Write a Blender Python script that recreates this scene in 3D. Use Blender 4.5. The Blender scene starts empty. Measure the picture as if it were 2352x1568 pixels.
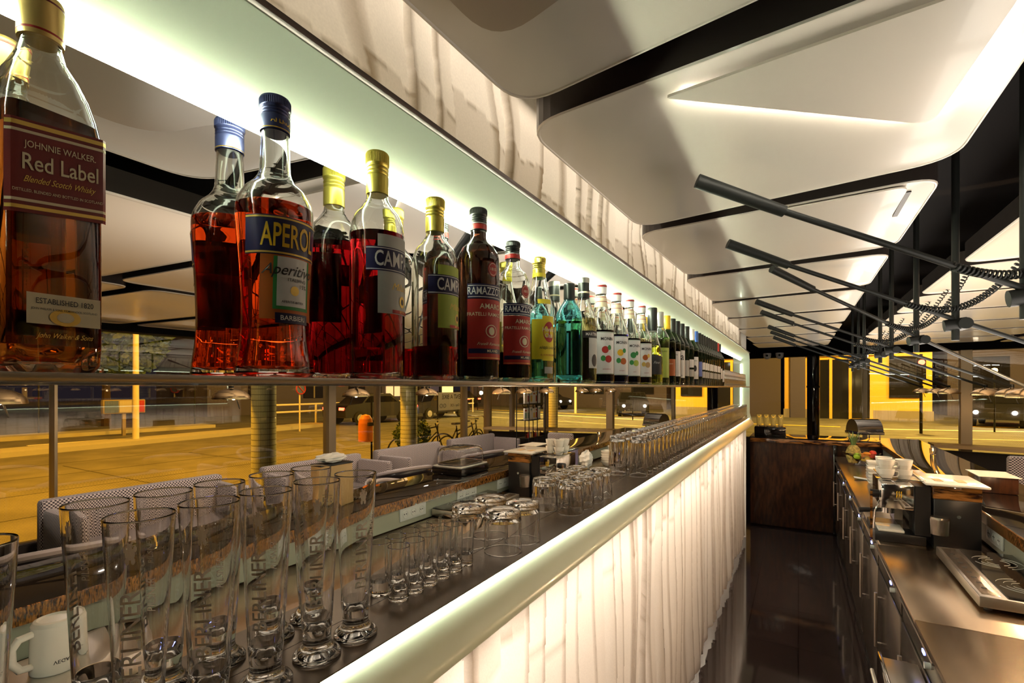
import bpy, bmesh, math, random
from mathutils import Vector, Matrix
PI = math.pi
S = bpy.context.scene
COL = S.collection
E = 1.65                      # eye height above the floor

# ------------------------------------------------------------------ camera, world, exposure
cd = bpy.data.cameras.new('camera'); cam = bpy.data.objects.new('camera', cd); COL.objects.link(cam)
cam.location = (0, 0, E); cam.rotation_euler = (PI/2, 0, math.radians(30.2))
cd.sensor_width = 36; cd.lens = 1130/2352*36; cd.shift_y = 106/2352; cd.clip_start = .02; cd.clip_end = 300
S.camera = cam
w = bpy.data.worlds.new('night_sky'); S.world = w; w.use_nodes = True
w.node_tree.nodes['Background'].inputs[0].default_value = (.030, .022, .030, 1)
w.node_tree.nodes['Background'].inputs[1].default_value = .35
S.view_settings.view_transform = 'Standard'; S.view_settings.look = 'None'
S.view_settings.exposure = 0.5; S.view_settings.gamma = 1
S.view_settings.use_curve_mapping = False
S.cycles.max_bounces = 48; S.cycles.transmission_bounces = 48; S.cycles.glossy_bounces = 12
S.cycles.diffuse_bounces = 3; S.cycles.transparent_max_bounces = 12
S.cycles.sample_clamp_indirect = 4.0
S.cycles.caustics_reflective = False; S.cycles.caustics_refractive = False

def light(kind, name, loc, energy, col, size=.1, sy=None, rot=(0,0,0), spot=None):
    l = bpy.data.lights.new(name, kind); l.energy = energy; l.color = col
    if kind == 'AREA':
        l.size = size
        if sy: l.shape = 'RECTANGLE'; l.size_y = sy
    elif kind in ('POINT', 'SPOT'):
        l.shadow_soft_size = size
        if spot: l.spot_size = spot; l.spot_blend = .5
    o = bpy.data.objects.new(name, l); COL.objects.link(o); o.location = loc; o.rotation_euler = rot
    return o
WARM = (1, .86, .70); GREENW = (.93, 1, .80); SOD = (1, .42, .02)
# strip lights behind the curtains (above and below the bar-back niche)
light('AREA', 'curtain_strip_light', (-.64, 2.4, 1.22), 27, WARM, .07, 6.6, (0, math.radians(8), 0))
light('AREA', 'curtain_strip_light', (-.60, 2.4, E+.66), 11, WARM, .05, 6.6, (0, math.radians(8), 0))
light('AREA', 'panel_fill_uplight', (.66, 4.0, E+.035), 34, (1,.90,.78), .50, 6.4, (PI,0,0))  # added fill light without a fixture, brightens the ceiling panels from below
# street lamps outside
for (x, y, p) in ((8, 1.0, 4600), (8.5, 10, 2600), (15.9, 7.4, 2600)):
    light('POINT', 'sodium_street_light', (x, y, 7.8), p, SOD, .25)
for (x, y, p) in ((4, 25, 3600), (12, 26.5, 3600)):
    light('POINT', 'yellow_street_light', (x, y, 6.5), p, (1, .60, .10), .25)
for y in (2.4, 5.2, 8.6, 11.4): light('POINT', 'column_fill_light', (4.62, y, E+.58), 13, (1, .72, .30), .03)  # added fill lights under the eaves to brighten the tiled columns

# ------------------------------------------------------------------ materials
M = {}
def mat(name, col=(.8,.8,.8), rough=.5, metal=0, trans=0, ior=1.45, emit=0, ecol=None, coat=0, spec=.5, sheen=0):
    m = bpy.data.materials.new(name); m.use_nodes = True
    b = m.node_tree.nodes['Principled BSDF']; I = b.inputs
    I['Base Color'].default_value = (*col, 1); I['Roughness'].default_value = rough; I['Metallic'].default_value = metal
    I['Transmission Weight'].default_value = trans; I['IOR'].default_value = ior
    I['Specular IOR Level'].default_value = spec; I['Coat Weight'].default_value = coat
    I['Sheen Weight'].default_value = sheen
    if emit: I['Emission Color'].default_value = (*(ecol or col), 1); I['Emission Strength'].default_value = emit
    M[name] = m; return m
def N(m, t, **k):
    n = m.node_tree.nodes.new(t)
    for a, v in k.items(): setattr(n, a, v)
    return n
def L(m, a, b): m.node_tree.links.new(a, b)
def bsdf(m): return m.node_tree.nodes['Principled BSDF']
def noisecol(m, c1, c2, scale=4, stretch=(1,1,1), lo=.35, hi=.65, bump=0, rough=None, detail=4):
    b = bsdf(m); tc = N(m, 'ShaderNodeTexCoord'); mp = N(m, 'ShaderNodeMapping'); mp.inputs['Scale'].default_value = stretch
    nz = N(m, 'ShaderNodeTexNoise'); nz.inputs['Scale'].default_value = scale; nz.inputs['Detail'].default_value = detail
    L(m, tc.outputs['Object'], mp.inputs[0]); L(m, mp.outputs[0], nz.inputs['Vector'])
    cr = N(m, 'ShaderNodeValToRGB'); cr.color_ramp.elements[0].position = lo; cr.color_ramp.elements[1].position = hi
    cr.color_ramp.elements[0].color = (*c1, 1); cr.color_ramp.elements[1].color = (*c2, 1)
    L(m, nz.outputs['Fac'], cr.inputs[0]); L(m, cr.outputs[0], b.inputs['Base Color'])
    if bump:
        bp = N(m, 'ShaderNodeBump'); bp.inputs['Strength'].default_value = bump; bp.inputs['Distance'].default_value = .002
        L(m, nz.outputs['Fac'], bp.inputs['Height']); L(m, bp.outputs[0], b.inputs['Normal'])
    if rough:
        mr = N(m, 'ShaderNodeMapRange'); mr.inputs['To Min'].default_value = rough[0]; mr.inputs['To Max'].default_value = rough[1]
        L(m, nz.outputs['Fac'], mr.inputs[0]); L(m, mr.outputs[0], b.inputs['Roughness'])
    return m

mat('clear_glass', (1,1,1), 0, 0, 1, 1.5)
mat('bottle_glass', (.97,1,.97), 0, 0, 1, 1.5)
mat('green_glass', (.10,.28,.05), 0, 0, 1, 1.5)
mat('dark_glass', (.02,.035,.015), .02, 0, .6, 1.5)
mat('blue_glass', (.42,.86,.93), 0, 0, 1, 1.5)
mat('window_glass', (.97,.98,.97), 0, 0, 1, 1.75)
mat('frost', (.92,.90,.85), .7, 0, .45, 1.3)
for n, c in (('whisky', (.55,.16,.02)), ('orange_red', (.80,.06,.006)), ('deep_red', (.45,.006,.010)), ('black_brown', (.030,.008,.004)),
             ('pale_yellow', (.93,.90,.45)), ('blue_liquid', (.02,.02,.45)), ('yellow_green', (.72,.75,.10)), ('greenish_water', (.80,.97,.95))):
    mat(n, c, 0, 0, 1, 1.36)
mat('mirror', (.93,.93,.91), 0, 1)
mat('frame_lacquer', (.75,.82,.65), .22, coat=.3)
mat('trim_metal', (.13,.10,.09), .5, .4)
mat('led', (1,1,1), emit=75, ecol=(.92,1,.76))
mat('led_slot', (1,1,1), emit=72, ecol=(.92,1,.76))
mat('led_soft', (1,1,1), emit=30, ecol=(.90,1,.72))
mat('led_warm', (1,1,1), emit=90, ecol=(1,.93,.78))
mat('bulb', (1,1,1), emit=55, ecol=(1,.62,.28))
mat('white_emit', (1,1,1), emit=9, ecol=(.95,1,.95))
mat('panel_lacquer', (.67,.61,.53), .22, coat=.15); mat('panel_inset', (.50,.40,.31), .25); mat('panel_side', (.035,.027,.024), .22)
mat('ceiling_black', (.004,.003,.003), .9, spec=.2)
mat('black_metal', (.009,.010,.009), .5, 0, spec=.3)
mat('brass', (.62,.42,.22), .25, 1)
mat('chrome', (.8,.78,.76), .08, 1)
mat('steel_handle', (.62,.56,.50), .28, 1)
mat('black_plastic', (.012,.011,.012), .3)
mat('black_gloss', (.010,.008,.007), .04, coat=.5)
mat('porcelain', (.93,.88,.80), .2, coat=.4)
mat('white_plastic', (.80,.80,.76), .35)
mat('cloth_white', (.85,.84,.82), .85)
mat('box_tan', (.52,.33,.14), .6)
mat('purple_box', (.16,.12,.22), .35)
mat('wall_panel', (.38,.38,.29), .35)
mat('leather', (.018,.014,.018), .3, coat=.3)
mat('leather_trim', (.46,.40,.40), .25, coat=.4)
mat('sofa_base', (.23,.19,.18), .8)
mat('paper', (.80,.72,.60), .6)
mat('white_wall', (.85,.82,.76), .7)
mat('dark_wall', (.035,.025,.02), .6)
for n, c in (('gold', (.80,.58,.20)), ('gold_yellow', (.72,.60,.12))): mat(n, c, .3, .75)
mat('cap_navy', (.03,.035,.10), .3, .5); mat('cap_black', (.012,.014,.012), .35); mat('cap_white', (.8,.78,.74), .4); mat('cap_silver', (.55,.56,.50), .3, .8)
mat('cap_yellow', (.85,.52,.02), .4); mat('cap_blue', (.05,.12,.40), .35); mat('cap_red', (.5,.03,.02), .4)
mat('ink_navy', (.010,.010,.055), .35); mat('ink_red', (.42,.025,.018), .45); mat('ink_maroon', (.16,.008,.008), .35); mat('ink_white', (.82,.80,.76), .5)
mat('ink_cream', (.85,.75,.50), .5); mat('ink_yellow', (.85,.50,.02), .4); mat('ink_gold', (.75,.52,.12), .35, .4); mat('ink_black', (.015,.013,.013), .5)
mat('ink_green', (.03,.22,.05), .5); mat('ink_orange', (.45,.10,.01), .5); mat('ink_lemon', (.85,.68,.03), .5); mat('ink_grey', (.48,.47,.44), .5)
mat('ink_palegreen', (.25,.42,.33), .5); mat('ink_blue', (.08,.14,.5), .5); mat('ink_lime', (.45,.55,.08), .5); mat('ink_silver', (.55,.55,.50), .5)
mat('lime_skin', (.40,.60,.04), .4); mat('orange_skin', (.75,.28,.02), .5); mat('red_skin', (.65,.05,.02), .3); mat('apple_skin', (.62,.40,.06), .4)
mat('banana_skin', (.75,.50,.06), .5)
noisecol(mat('pineapple_skin', (.5,.35,.1), .7), (.20,.16,.04), (.65,.45,.12), 60, bump=.8)
mat('pineapple_leaf', (.16,.24,.08), .5)
noisecol(mat('leaf', (.05,.09,.02), .6), (.03,.06,.015), (.10,.16,.03), 8)
mat('bark', (.06,.04,.03), .9)
noisecol(mat('steel_dark', (.16,.135,.11), .28, .9), (.22,.185,.155), (.25,.21,.175), 9, (1,.3,1), rough=(.2,.28))
m = noisecol(mat('steel_top', (.5,.42,.34), .25, 1), (.50,.38,.27), (.64,.49,.35), 8, (1,.25,1), rough=(.20,.30), bump=.05)
noisecol(mat('zebrano', (.25,.10,.03), .12, coat=.6), (.030,.010,.004), (.36,.15,.035), 16, (.6,14,3.5), .40, .60)
noisecol(mat('dark_wood', (.06,.02,.01), .3, coat=.3), (.022,.008,.004), (.075,.026,.010), 6, (7,1,1.5), .35, .65)
noisecol(mat('asphalt', (.2,.2,.2), .75), (.13,.13,.13), (.20,.20,.20), 1.2, bump=0, detail=8)
mat('pavement_joint', (.05,.05,.05), .9); mat('kerb', (.5,.5,.48), .7)
mat('road_and_trail_paint', (1,1,1), .6); mat('trail_paint_yellow', (1,.75,.12), .6)  # yellow paints the light trail strips; white serves trail strips and dashes
mat('yellow_plaster', (.85,.55,.10), .8); mat('purple_plaster', (.10,.09,.16), .8); mat('dim_plaster', (.09,.075,.085), .8); mat('grey_plaster', (.30,.27,.25), .8)
mat('fence_white', (.8,.78,.75), .5); mat('bin_orange', (.75,.22,.02), .5); mat('mullion_metal', (.34,.26,.16), .35, .6)
mat('car_paint', (.012,.012,.014), .35, .0, coat=.2); mat('car_red', (.35,.03,.02), .25, .2, coat=.6); mat('car_window', (.01,.01,.012), .05)
mat('tyre', (.015,.015,.015), .8); mat('head_lamp', (1,1,1), emit=70, ecol=(1,.90,.75)); mat('tail_lamp', (1,.1,.05), emit=12, ecol=(1,.05,.02))
mat('lit_window', (1,.8,.5), emit=.7, ecol=(1,.72,.38)); mat('dark_window', (.015,.015,.02), .1)
mat('lamp_head', (1,.7,.3), emit=25, ecol=(1,.6,.2)); mat('blue_light', (.2,.2,1), emit=8, ecol=(.2,.25,1)); mat('red_light', (1,.1,.05), emit=25, ecol=(1,.06,.03))

# floor tiles: dark glossy with fine joints
m = mat('floor_tile', (.05,.035,.032), .07, coat=.2)
tc = N(m, 'ShaderNodeTexCoord'); br = N(m, 'ShaderNodeTexBrick'); br.offset = 0
br.inputs['Color1'].default_value = (.055,.038,.036,1); br.inputs['Color2'].default_value = (.045,.032,.030,1); br.inputs['Mortar'].default_value = (.012,.010,.010,1)
br.inputs['Scale'].default_value = 1; br.inputs['Mortar Size'].default_value = .003; br.inputs['Brick Width'].default_value = .30; br.inputs['Row Height'].default_value = .60
L(m, tc.outputs['Object'], br.inputs['Vector']); L(m, br.outputs['Color'], bsdf(m).inputs['Base Color'])
# houndstooth style check
m = mat('houndstooth', (.4,.36,.36), .85, sheen=.2)
tc = N(m, 'ShaderNodeTexCoord'); ck = N(m, 'ShaderNodeTexChecker'); ck.inputs['Scale'].default_value = 78
ck.inputs['Color1'].default_value = (.66,.56,.53,1); ck.inputs['Color2'].default_value = (.06,.045,.05,1)
L(m, tc.outputs['Object'], ck.inputs['Vector']); L(m, ck.outputs['Color'], bsdf(m).inputs['Base Color'])
# column tiles
m = mat('column_tile', (.45,.45,.30), .5)
tc = N(m, 'ShaderNodeTexCoord'); br = N(m, 'ShaderNodeTexBrick'); br.offset = 0
br.inputs['Color1'].default_value = (.72,.74,.50,1); br.inputs['Color2'].default_value = (.66,.68,.46,1); br.inputs['Mortar'].default_value = (.16,.16,.12,1)
br.inputs['Scale'].default_value = 1; br.inputs['Mortar Size'].default_value = .055; br.inputs['Brick Width'].default_value = 1; br.inputs['Row Height'].default_value = 1
sp = N(m, 'ShaderNodeSeparateXYZ'); at = N(m, 'ShaderNodeMath', operation='ARCTAN2'); mu = N(m, 'ShaderNodeMath', operation='MULTIPLY'); mu.inputs[1].default_value = 22/PI/1.0
mz = N(m, 'ShaderNodeMath', operation='MULTIPLY'); mz.inputs[1].default_value = 14; cb = N(m, 'ShaderNodeCombineXYZ')
L(m, tc.outputs['Object'], sp.inputs[0]); L(m, sp.outputs[1], at.inputs[0]); L(m, sp.outputs[0], at.inputs[1]); L(m, at.outputs[0], mu.inputs[0]); L(m, mu.outputs[0], cb.inputs[0])
L(m, sp.outputs[2], mz.inputs[0]); L(m, mz.outputs[0], cb.inputs[1]); L(m, cb.outputs[0], br.inputs['Vector']); L(m, br.outputs['Color'], bsdf(m).inputs['Base Color'])
# curtain cloth: translucent, with a sewn double hem whose height changes from pleat to pleat
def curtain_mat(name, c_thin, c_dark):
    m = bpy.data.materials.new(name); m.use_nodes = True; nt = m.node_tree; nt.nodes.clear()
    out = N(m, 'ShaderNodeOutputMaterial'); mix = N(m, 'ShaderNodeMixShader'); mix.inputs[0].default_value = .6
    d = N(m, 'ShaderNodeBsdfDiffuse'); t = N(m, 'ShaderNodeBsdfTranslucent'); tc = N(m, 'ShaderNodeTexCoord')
    at = N(m, 'ShaderNodeAttribute', attribute_name='layers')      # cloth layers and hem, plus fold shade painted along edges and per pleat
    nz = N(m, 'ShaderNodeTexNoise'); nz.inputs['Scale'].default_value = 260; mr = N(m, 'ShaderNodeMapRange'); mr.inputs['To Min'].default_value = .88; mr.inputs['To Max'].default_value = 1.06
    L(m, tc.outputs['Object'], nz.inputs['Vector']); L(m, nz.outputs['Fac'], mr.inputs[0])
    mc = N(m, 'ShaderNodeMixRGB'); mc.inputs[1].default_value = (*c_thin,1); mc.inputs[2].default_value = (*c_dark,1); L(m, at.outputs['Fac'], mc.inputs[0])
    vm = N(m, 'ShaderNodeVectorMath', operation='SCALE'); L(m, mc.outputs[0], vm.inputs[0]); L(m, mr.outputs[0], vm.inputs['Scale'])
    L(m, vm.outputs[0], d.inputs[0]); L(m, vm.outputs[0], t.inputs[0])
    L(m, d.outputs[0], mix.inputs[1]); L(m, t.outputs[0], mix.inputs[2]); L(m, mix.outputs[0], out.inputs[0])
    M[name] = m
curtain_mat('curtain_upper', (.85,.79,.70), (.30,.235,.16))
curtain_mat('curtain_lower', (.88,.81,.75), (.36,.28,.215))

# ------------------------------------------------------------------ helpers
def mesh_from(bm, smooth=True, ang=35):
    me = bpy.data.meshes.new('m'); bm.normal_update()
    if smooth:
        for f in bm.faces: f.smooth = True
        a = math.radians(ang)
        for e in bm.edges:
            if len(e.link_faces) == 2 and e.calc_face_angle(0) > a: e.smooth = False
    bm.to_mesh(me); bm.free(); return me
def ob(name, me, material=None, parent=None, loc=None, rot=None):
    o = bpy.data.objects.new(name, me); COL.objects.link(o); me.name = name
    if material: me.materials.clear(); me.materials.append(M[material] if isinstance(material, str) else material)
    if parent: o.parent = parent
    if loc is not None: o.location = loc
    if rot is not None: o.rotation_euler = rot
    return o
def bo(name, bm, material, parent=None, loc=None, rot=None, smooth=True): return ob(name, mesh_from(bm, smooth), material, parent, loc, rot)
def thing(name, label, cat, loc=(0,0,0), rz=0, group=None):
    o = bpy.data.objects.new(name, None); COL.objects.link(o); o.location = loc; o.rotation_euler = (0,0,rz); o.empty_display_size = .05
    tag(o, label, cat, group); return o
def tag(o, label=None, cat=None, group=None, kind=None):
    if label: o['label'] = label
    if cat: o['category'] = cat
    if group: o['group'] = group
    if kind: o['kind'] = kind
    return o
def struct(o, label=None): o['kind'] = 'structure'; (label and o.__setitem__('label', label)); return o
KIDS = {}
def kids(o):
    if o.name not in KIDS: KIDS[o.name] = [c for c in bpy.data.objects if c.parent == o]
    return KIDS[o.name]
def dup(o, loc=None, rz=None, label=None, group=None, parent=None, top=True):
    c = o.copy(); COL.objects.link(c)
    if parent: c.parent = parent
    if loc is not None: c.location = loc
    if rz is not None: c.rotation_euler = (0,0,rz)
    if label: c['label'] = label
    if group: c['group'] = group
    for k in kids(o): dup(k, parent=c, top=False)
    return c
def box(bm, x0, x1, y0, y1, z0, z1, bev=0, mtx=None):
    r = bmesh.ops.create_cube(bm, size=1); vs = r['verts']
    bmesh.ops.scale(bm, vec=(x1-x0, y1-y0, z1-z0), verts=vs)
    bmesh.ops.translate(bm, vec=((x0+x1)/2, (y0+y1)/2, (z0+z1)/2), verts=vs)
    if bev:
        es = list({e for v in vs for e in v.link_edges})
        r = bmesh.ops.bevel(bm, geom=es, offset=bev, segments=2, affect='EDGES', profile=.5)
        vs = list({v for f in r['faces'] for v in f.verts} | {v for v in vs if v.is_valid})
    if mtx: bmesh.ops.transform(bm, matrix=mtx, verts=vs)
    return bm
def BX(*a, **k): return box(bmesh.new(), *a, **k)
def tube(bm, p0, p1, r0, r1=None, n=12):
    r1 = r0 if r1 is None else r1
    p0, p1 = Vector(p0), Vector(p1); d = (p1-p0); q = d.to_track_quat('Z', 'Y')
    r = bmesh.ops.create_cone(bm, cap_ends=True, segments=n, radius1=r0, radius2=r1, depth=d.length)
    bmesh.ops.transform(bm, matrix=Matrix.Translation((p0+p1)/2) @ q.to_matrix().to_4x4(), verts=r['verts'])
    return bm
def TB(*a, **k): return tube(bmesh.new(), *a, **k)
def path_tube(pts, r, n=8, closed=False):
    bm = bmesh.new(); rings = []; P = [Vector(p) for p in pts]; m = len(P)
    up = None
    for i, p in enumerate(P):
        t = (P[(i+1) % m]-P[i-1]) if closed else (P[min(i+1, m-1)]-P[max(i-1, 0)])
        t.normalize()
        if up is None: up = Vector((0,0,1)) if abs(t.z) < .9 else Vector((1,0,0))
        a = t.cross(up).normalized(); b = a.cross(t).normalized(); up = b
        rr = r[i] if isinstance(r, (list, tuple)) else r
        rings.append([bm.verts.new(p + a*math.cos(2*PI*k/n)*rr + b*math.sin(2*PI*k/n)*rr) for k in range(n)])
    for i in range(m if closed else m-1):
        A, B = rings[i], rings[(i+1) % m]
        for k in range(n): bm.faces.new((A[k], A[(k+1) % n], B[(k+1) % n], B[k]))
    if not closed: bm.faces.new(rings[0][::-1]); bm.faces.new(rings[-1])
    bmesh.ops.recalc_face_normals(bm, faces=bm.faces)
    return bm
def lathe(prof, n=32, shape=None, bm=None, off=(0,0,0)):
    """prof: (r, z) or (r, z, squareness); r == 0 makes a pole."""
    bm = bm or bmesh.new(); rings = []; q_ = [prof[0]]
    for a, b in zip(prof, prof[1:]):              # support loops keep long walls truly straight under smooth shading
        ln = math.hypot(b[0]-a[0], b[1]-a[1]); m = min(len(a), len(b))
        if ln > .005 and max(a[0], b[0]) < .2:
            for t in (.0007/ln, 1-.0007/ln): q_.append(tuple(a[k]+(b[k]-a[k])*t for k in range(m)))
        q_.append(b)
    for p in q_:
        r, z = p[0], p[1]; s = p[2] if len(p) > 2 else 0
        if r < 1e-6: rings.append([bm.verts.new((off[0], off[1], z+off[2]))]); continue
        ring = []
        for k in range(n):
            a = 2*PI*k/n; rr = r
            if shape: rr = shape(r, a, s, z)
            ring.append(bm.verts.new((off[0]+rr*math.cos(a), off[1]+rr*math.sin(a), z+off[2])))
        rings.append(ring)
    for A, B in zip(rings, rings[1:]):
        if len(A) == 1 and len(B) == 1: continue
        for k in range(n):
            j = (k+1) % n
            if len(A) == 1: bm.faces.new((A[0], B[k], B[j]))
            elif len(B) == 1: bm.faces.new((A[k], B[0], A[j]))
            else: bm.faces.new((A[k], B[k], B[j], A[j]))
    bmesh.ops.recalc_face_normals(bm, faces=bm.faces)
    return bm
def grid(nu, nv, f, closed_u=False):
    bm = bmesh.new(); V = [[bm.verts.new(f(i, j)) for j in range(nv)] for i in range(nu)]
    for i in range(nu if closed_u else nu-1):
        for j in range(nv-1): bm.faces.new((V[i][j], V[(i+1) % nu][j], V[(i+1) % nu][j+1], V[i][j+1]))
    return bm
TX = {}
def text_mesh(s, size=1, bold=0, sx=1, shear=0, space=1):
    k = (s, bold, shear, space)
    if k not in TX:
        c = bpy.data.curves.new('t', 'FONT'); c.body = s; c.size = 1; c.offset = bold; c.align_x = 'CENTER'; c.align_y = 'CENTER'
        c.resolution_u = 3; c.shear = shear; c.space_character = space
        o = bpy.data.objects.new('t', c); COL.objects.link(o)
        me = bpy.data.meshes.new_from_object(o.evaluated_get(bpy.context.evaluated_depsgraph_get()))
        bpy.data.objects.remove(o)
        TX[k] = ([tuple(v.co) for v in me.vertices], [tuple(p.vertices) for p in me.polygons]); bpy.data.meshes.remove(me)
    vs, fs = TX[k]; return [(x*size*sx, y*size) for x, y, z in vs], fs
def text_bm(bm, s, size, fn, **k):
    """adds text to bm; fn maps flat (x, y) to a 3D point"""
    vs, fs = text_mesh(s, size, **k); V = [bm.verts.new(fn(x, y)) for x, y in vs]
    for f in fs:
        try: bm.faces.new([V[i] for i in f])
        except ValueError: pass
    return bm

# ------------------------------------------------------------------ setting: shell of the room
FW = lambda x: 9.232 - .2572*x            # far facade line: y at x
struct(bo('floor', BX(-1.1, 4.2, -2.0, 9.5, -.06, 0), 'floor_tile'))
struct(bo('ceiling', BX(-1.1, 4.3, -2.0, 9.5, E+.86, E+.92), 'ceiling_black'))
struct(bo('wall_left', BX(-.86, -.80, -2.0, 6.0, 0, E+.86), 'white_wall'))
struct(bo('wall_back', BX(-1.1, 4.2, -2.06, -2.0, 0, E+.86), 'dark_wall'))
struct(bo('trim_1', BX(4.1, 4.3, -2.0, 8.25, E+.50, E+.86), 'ceiling_black'))
def farbox(x0, x1, t0, t1, z0, z1):
    bm = bmesh.new()
    v = [bm.verts.new((x, FW(x)+t, z)) for z in (z0, z1) for x, t in ((x0, t0), (x1, t0), (x1, t1), (x0, t1))]
    for f in ((0,3,2,1),(4,5,6,7),(0,1,5,4),(1,2,6,5),(2,3,7,6),(3,0,4,7)): bm.faces.new([v[i] for i in f])
    return bm
struct(bo('trim_2', farbox(-1.1, 4.3, -.1, .1, E+.50, E+.86), 'ceiling_black'))
struct(bo('wall_right', BX(4.18, 4.3, -2.0, 8.2, 0, .42), 'dark_wall'))
struct(bo('wall_far', farbox(-1.1, 4.25, -.05, .08, 0, .80), 'dark_wall'))
def window(n, glass_bm, mull_bms, lab):
    t = bpy.data.objects.new('window_%d' % n, None); COL.objects.link(t); t['kind'] = 'structure'
    bo('pane', glass_bm, 'window_glass', t, smooth=False)
    for b in mull_bms: bo('mullion', b, 'mullion_metal', t)
    return t
window(1, BX(4.235, 4.243, -2.0, 8.15, .42, E+.50), [BX(4.18, 4.30, y-w_/2, y+w_/2, .42, E+.5) for y, w_ in ((-.4,.09), (1.6,.02),(4.36,.11), (5.2,.02), (7.35,.07), (8.15,.12))], '')
window(2, farbox(-1.1, 4.25, 0, .008, .80, E+.50), [farbox(x-w_/2, x+w_/2, -.06, .06, .80, E+.5) for x, w_ in ((.86,.05), (1.93,.11), (3.1,.05), (3.75,.05))], '')
struct(bo('baseboard_far', farbox(1.55, 4.1, -.40, -.05, .86, .90), 'box_tan'))
c = thing('facade_column', 'black round column standing in the far window front', 'column', (.20, FW(.2)-.25, 0))
bo('shaft', lathe([(0,0),(.085,0),(.085,E+.5),(0,E+.5)], 24), 'black_gloss', c); bo('collar', lathe([(.085,E+.0),(.092,E+.0),(.092,E+.03),(.085,E+.03)], 24), 'black_metal', c)
# ------------------------------------------------------------------ bar-back niche: mirror, lit frame, steel shelf, glass shelf
Y0, Y1 = -.9, 5.76
mi = thing('bar_mirror', 'long wall mirror behind the bottles reflecting the room', 'mirror')
bo('mirror_glass', BX(-.536, -.530, Y0, Y1, E-.313, E+.296), 'mirror', mi, smooth=False)
bo('backing', BX(-.60, -.5365, Y0, Y1, E-.34, E+.29), 'black_plastic', mi, smooth=False)
fr = thing('niche_frame', 'rounded pale green white frame around the bottle niche', 'frame')
def frame_bm():
    bm = bmesh.new(); path = []; R = .05
    hi, lo = .296, -.318
    for y in [Y0+i*(Y1-R-Y0)/30 for i in range(31)]: path.append((y, hi, 0, 1, 0.0))
    for k in range(1, 9):
        a = PI/2*k/8; path.append((Y1-R+R*math.sin(a), hi-R+R*math.cos(a), math.sin(a), math.cos(a), .25*k/8))
    for k in range(1, 8): path.append((Y1, hi-R+(lo+R-hi+R)*k/8, 1, 0, .25+.25*k/8))
    for k in range(0, 9):
        a = PI/2*k/8; path.append((Y1-R+R*math.cos(a), lo+R-R*math.sin(a), math.cos(a), -math.sin(a), .5+.5*k/8))
    for y in [Y1-R-i*(Y1-R-Y0)/30 for i in range(1, 31)]: path.append((y, lo, 0, -1, 1.0))
    rings = []
    for y, z, ny, nz, s in path:
        top = [(-.62,0),(-.531,0),(-.505,.022),(-.478,.046),(-.458,.062),(-.4500,.068),(-.4495,.0745),(-.455,.0765),(-.62,.0765)]
        bot = [(-.62,0),(-.449,0),(-.4455,.003),(-.433,.014),(-.419,.028),(-.4060,.043),(-.4010,.051),(-.4005,.056),(-.62,.062)]
        q = max(0, (s-.5)*2)
        pr = [(a[0]*(1-q)+b[0]*q, a[1]*(1-q)+b[1]*q) for a, b in zip(top, bot)]
        rings.append([bm.verts.new((x, y+ny*o, E+z+nz*o)) for x, o in pr])
    n = 9
    for A, B in zip(rings, rings[1:]):
        for k in range(n): bm.faces.new((A[k], A[(k+1)%n], B[(k+1)%n], B[k]))
    bm.faces.new(rings[0]); bm.faces.new(rings[-1][::-1]); bmesh.ops.recalc_face_normals(bm, faces=bm.faces); return bm
bo('frame_body', frame_bm(), 'frame_lacquer', fr)
bo('edge_trim', BX(-.4510, -.4425, Y0, Y1+.02, E+.3650, E+.3735, bev=.002), 'trim_metal', fr)
bo('led_strip', BX(-.5293, -.5240, Y0, Y1-.05, E+.2905, E+.2955), 'led', fr, smooth=False)
bo('led_strip', BX(-.5293, -.5250, Y1-.007, Y1-.003, E-.26, E+.25), 'led_soft', fr, smooth=False)
bo('led_strip', BX(-.4500, -.4465, Y0, Y1-.06, E-.3163, E-.3151), 'led_slot', fr, smooth=False)
sh = thing('steel_shelf', 'brushed dark steel shelf along the foot of the mirror', 'shelf')
bo('shelf_top', BX(-.5295, -.441, Y0, Y1-.02, E-.3148, E-.313), 'steel_dark', sh, smooth=False)
bo('shelf_core', BX(-.60, -.450, Y0, Y1-.02, E-.330, E-.3172), 'black_plastic', sh, smooth=False)
gs = thing('bottle_shelf', 'long glass shelf at eye level carrying the liquor bottles', 'shelf')
mat('shelf_glass', (.45,.46,.40), .12, 0, 0, coat=.6); mat('shelf_edge', (.42,.38,.33), .25, .7)
bo('shelf_plate', BX(-.5295, -.4405, Y0, Y1-.01, E+.002, E+.0100), 'shelf_glass', gs, smooth=False)
bo('front_rail', BX(-.4403, -.4370, Y0, Y1-.01, E+.0035, E+.0105, bev=.0008), 'shelf_edge', gs)
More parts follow.
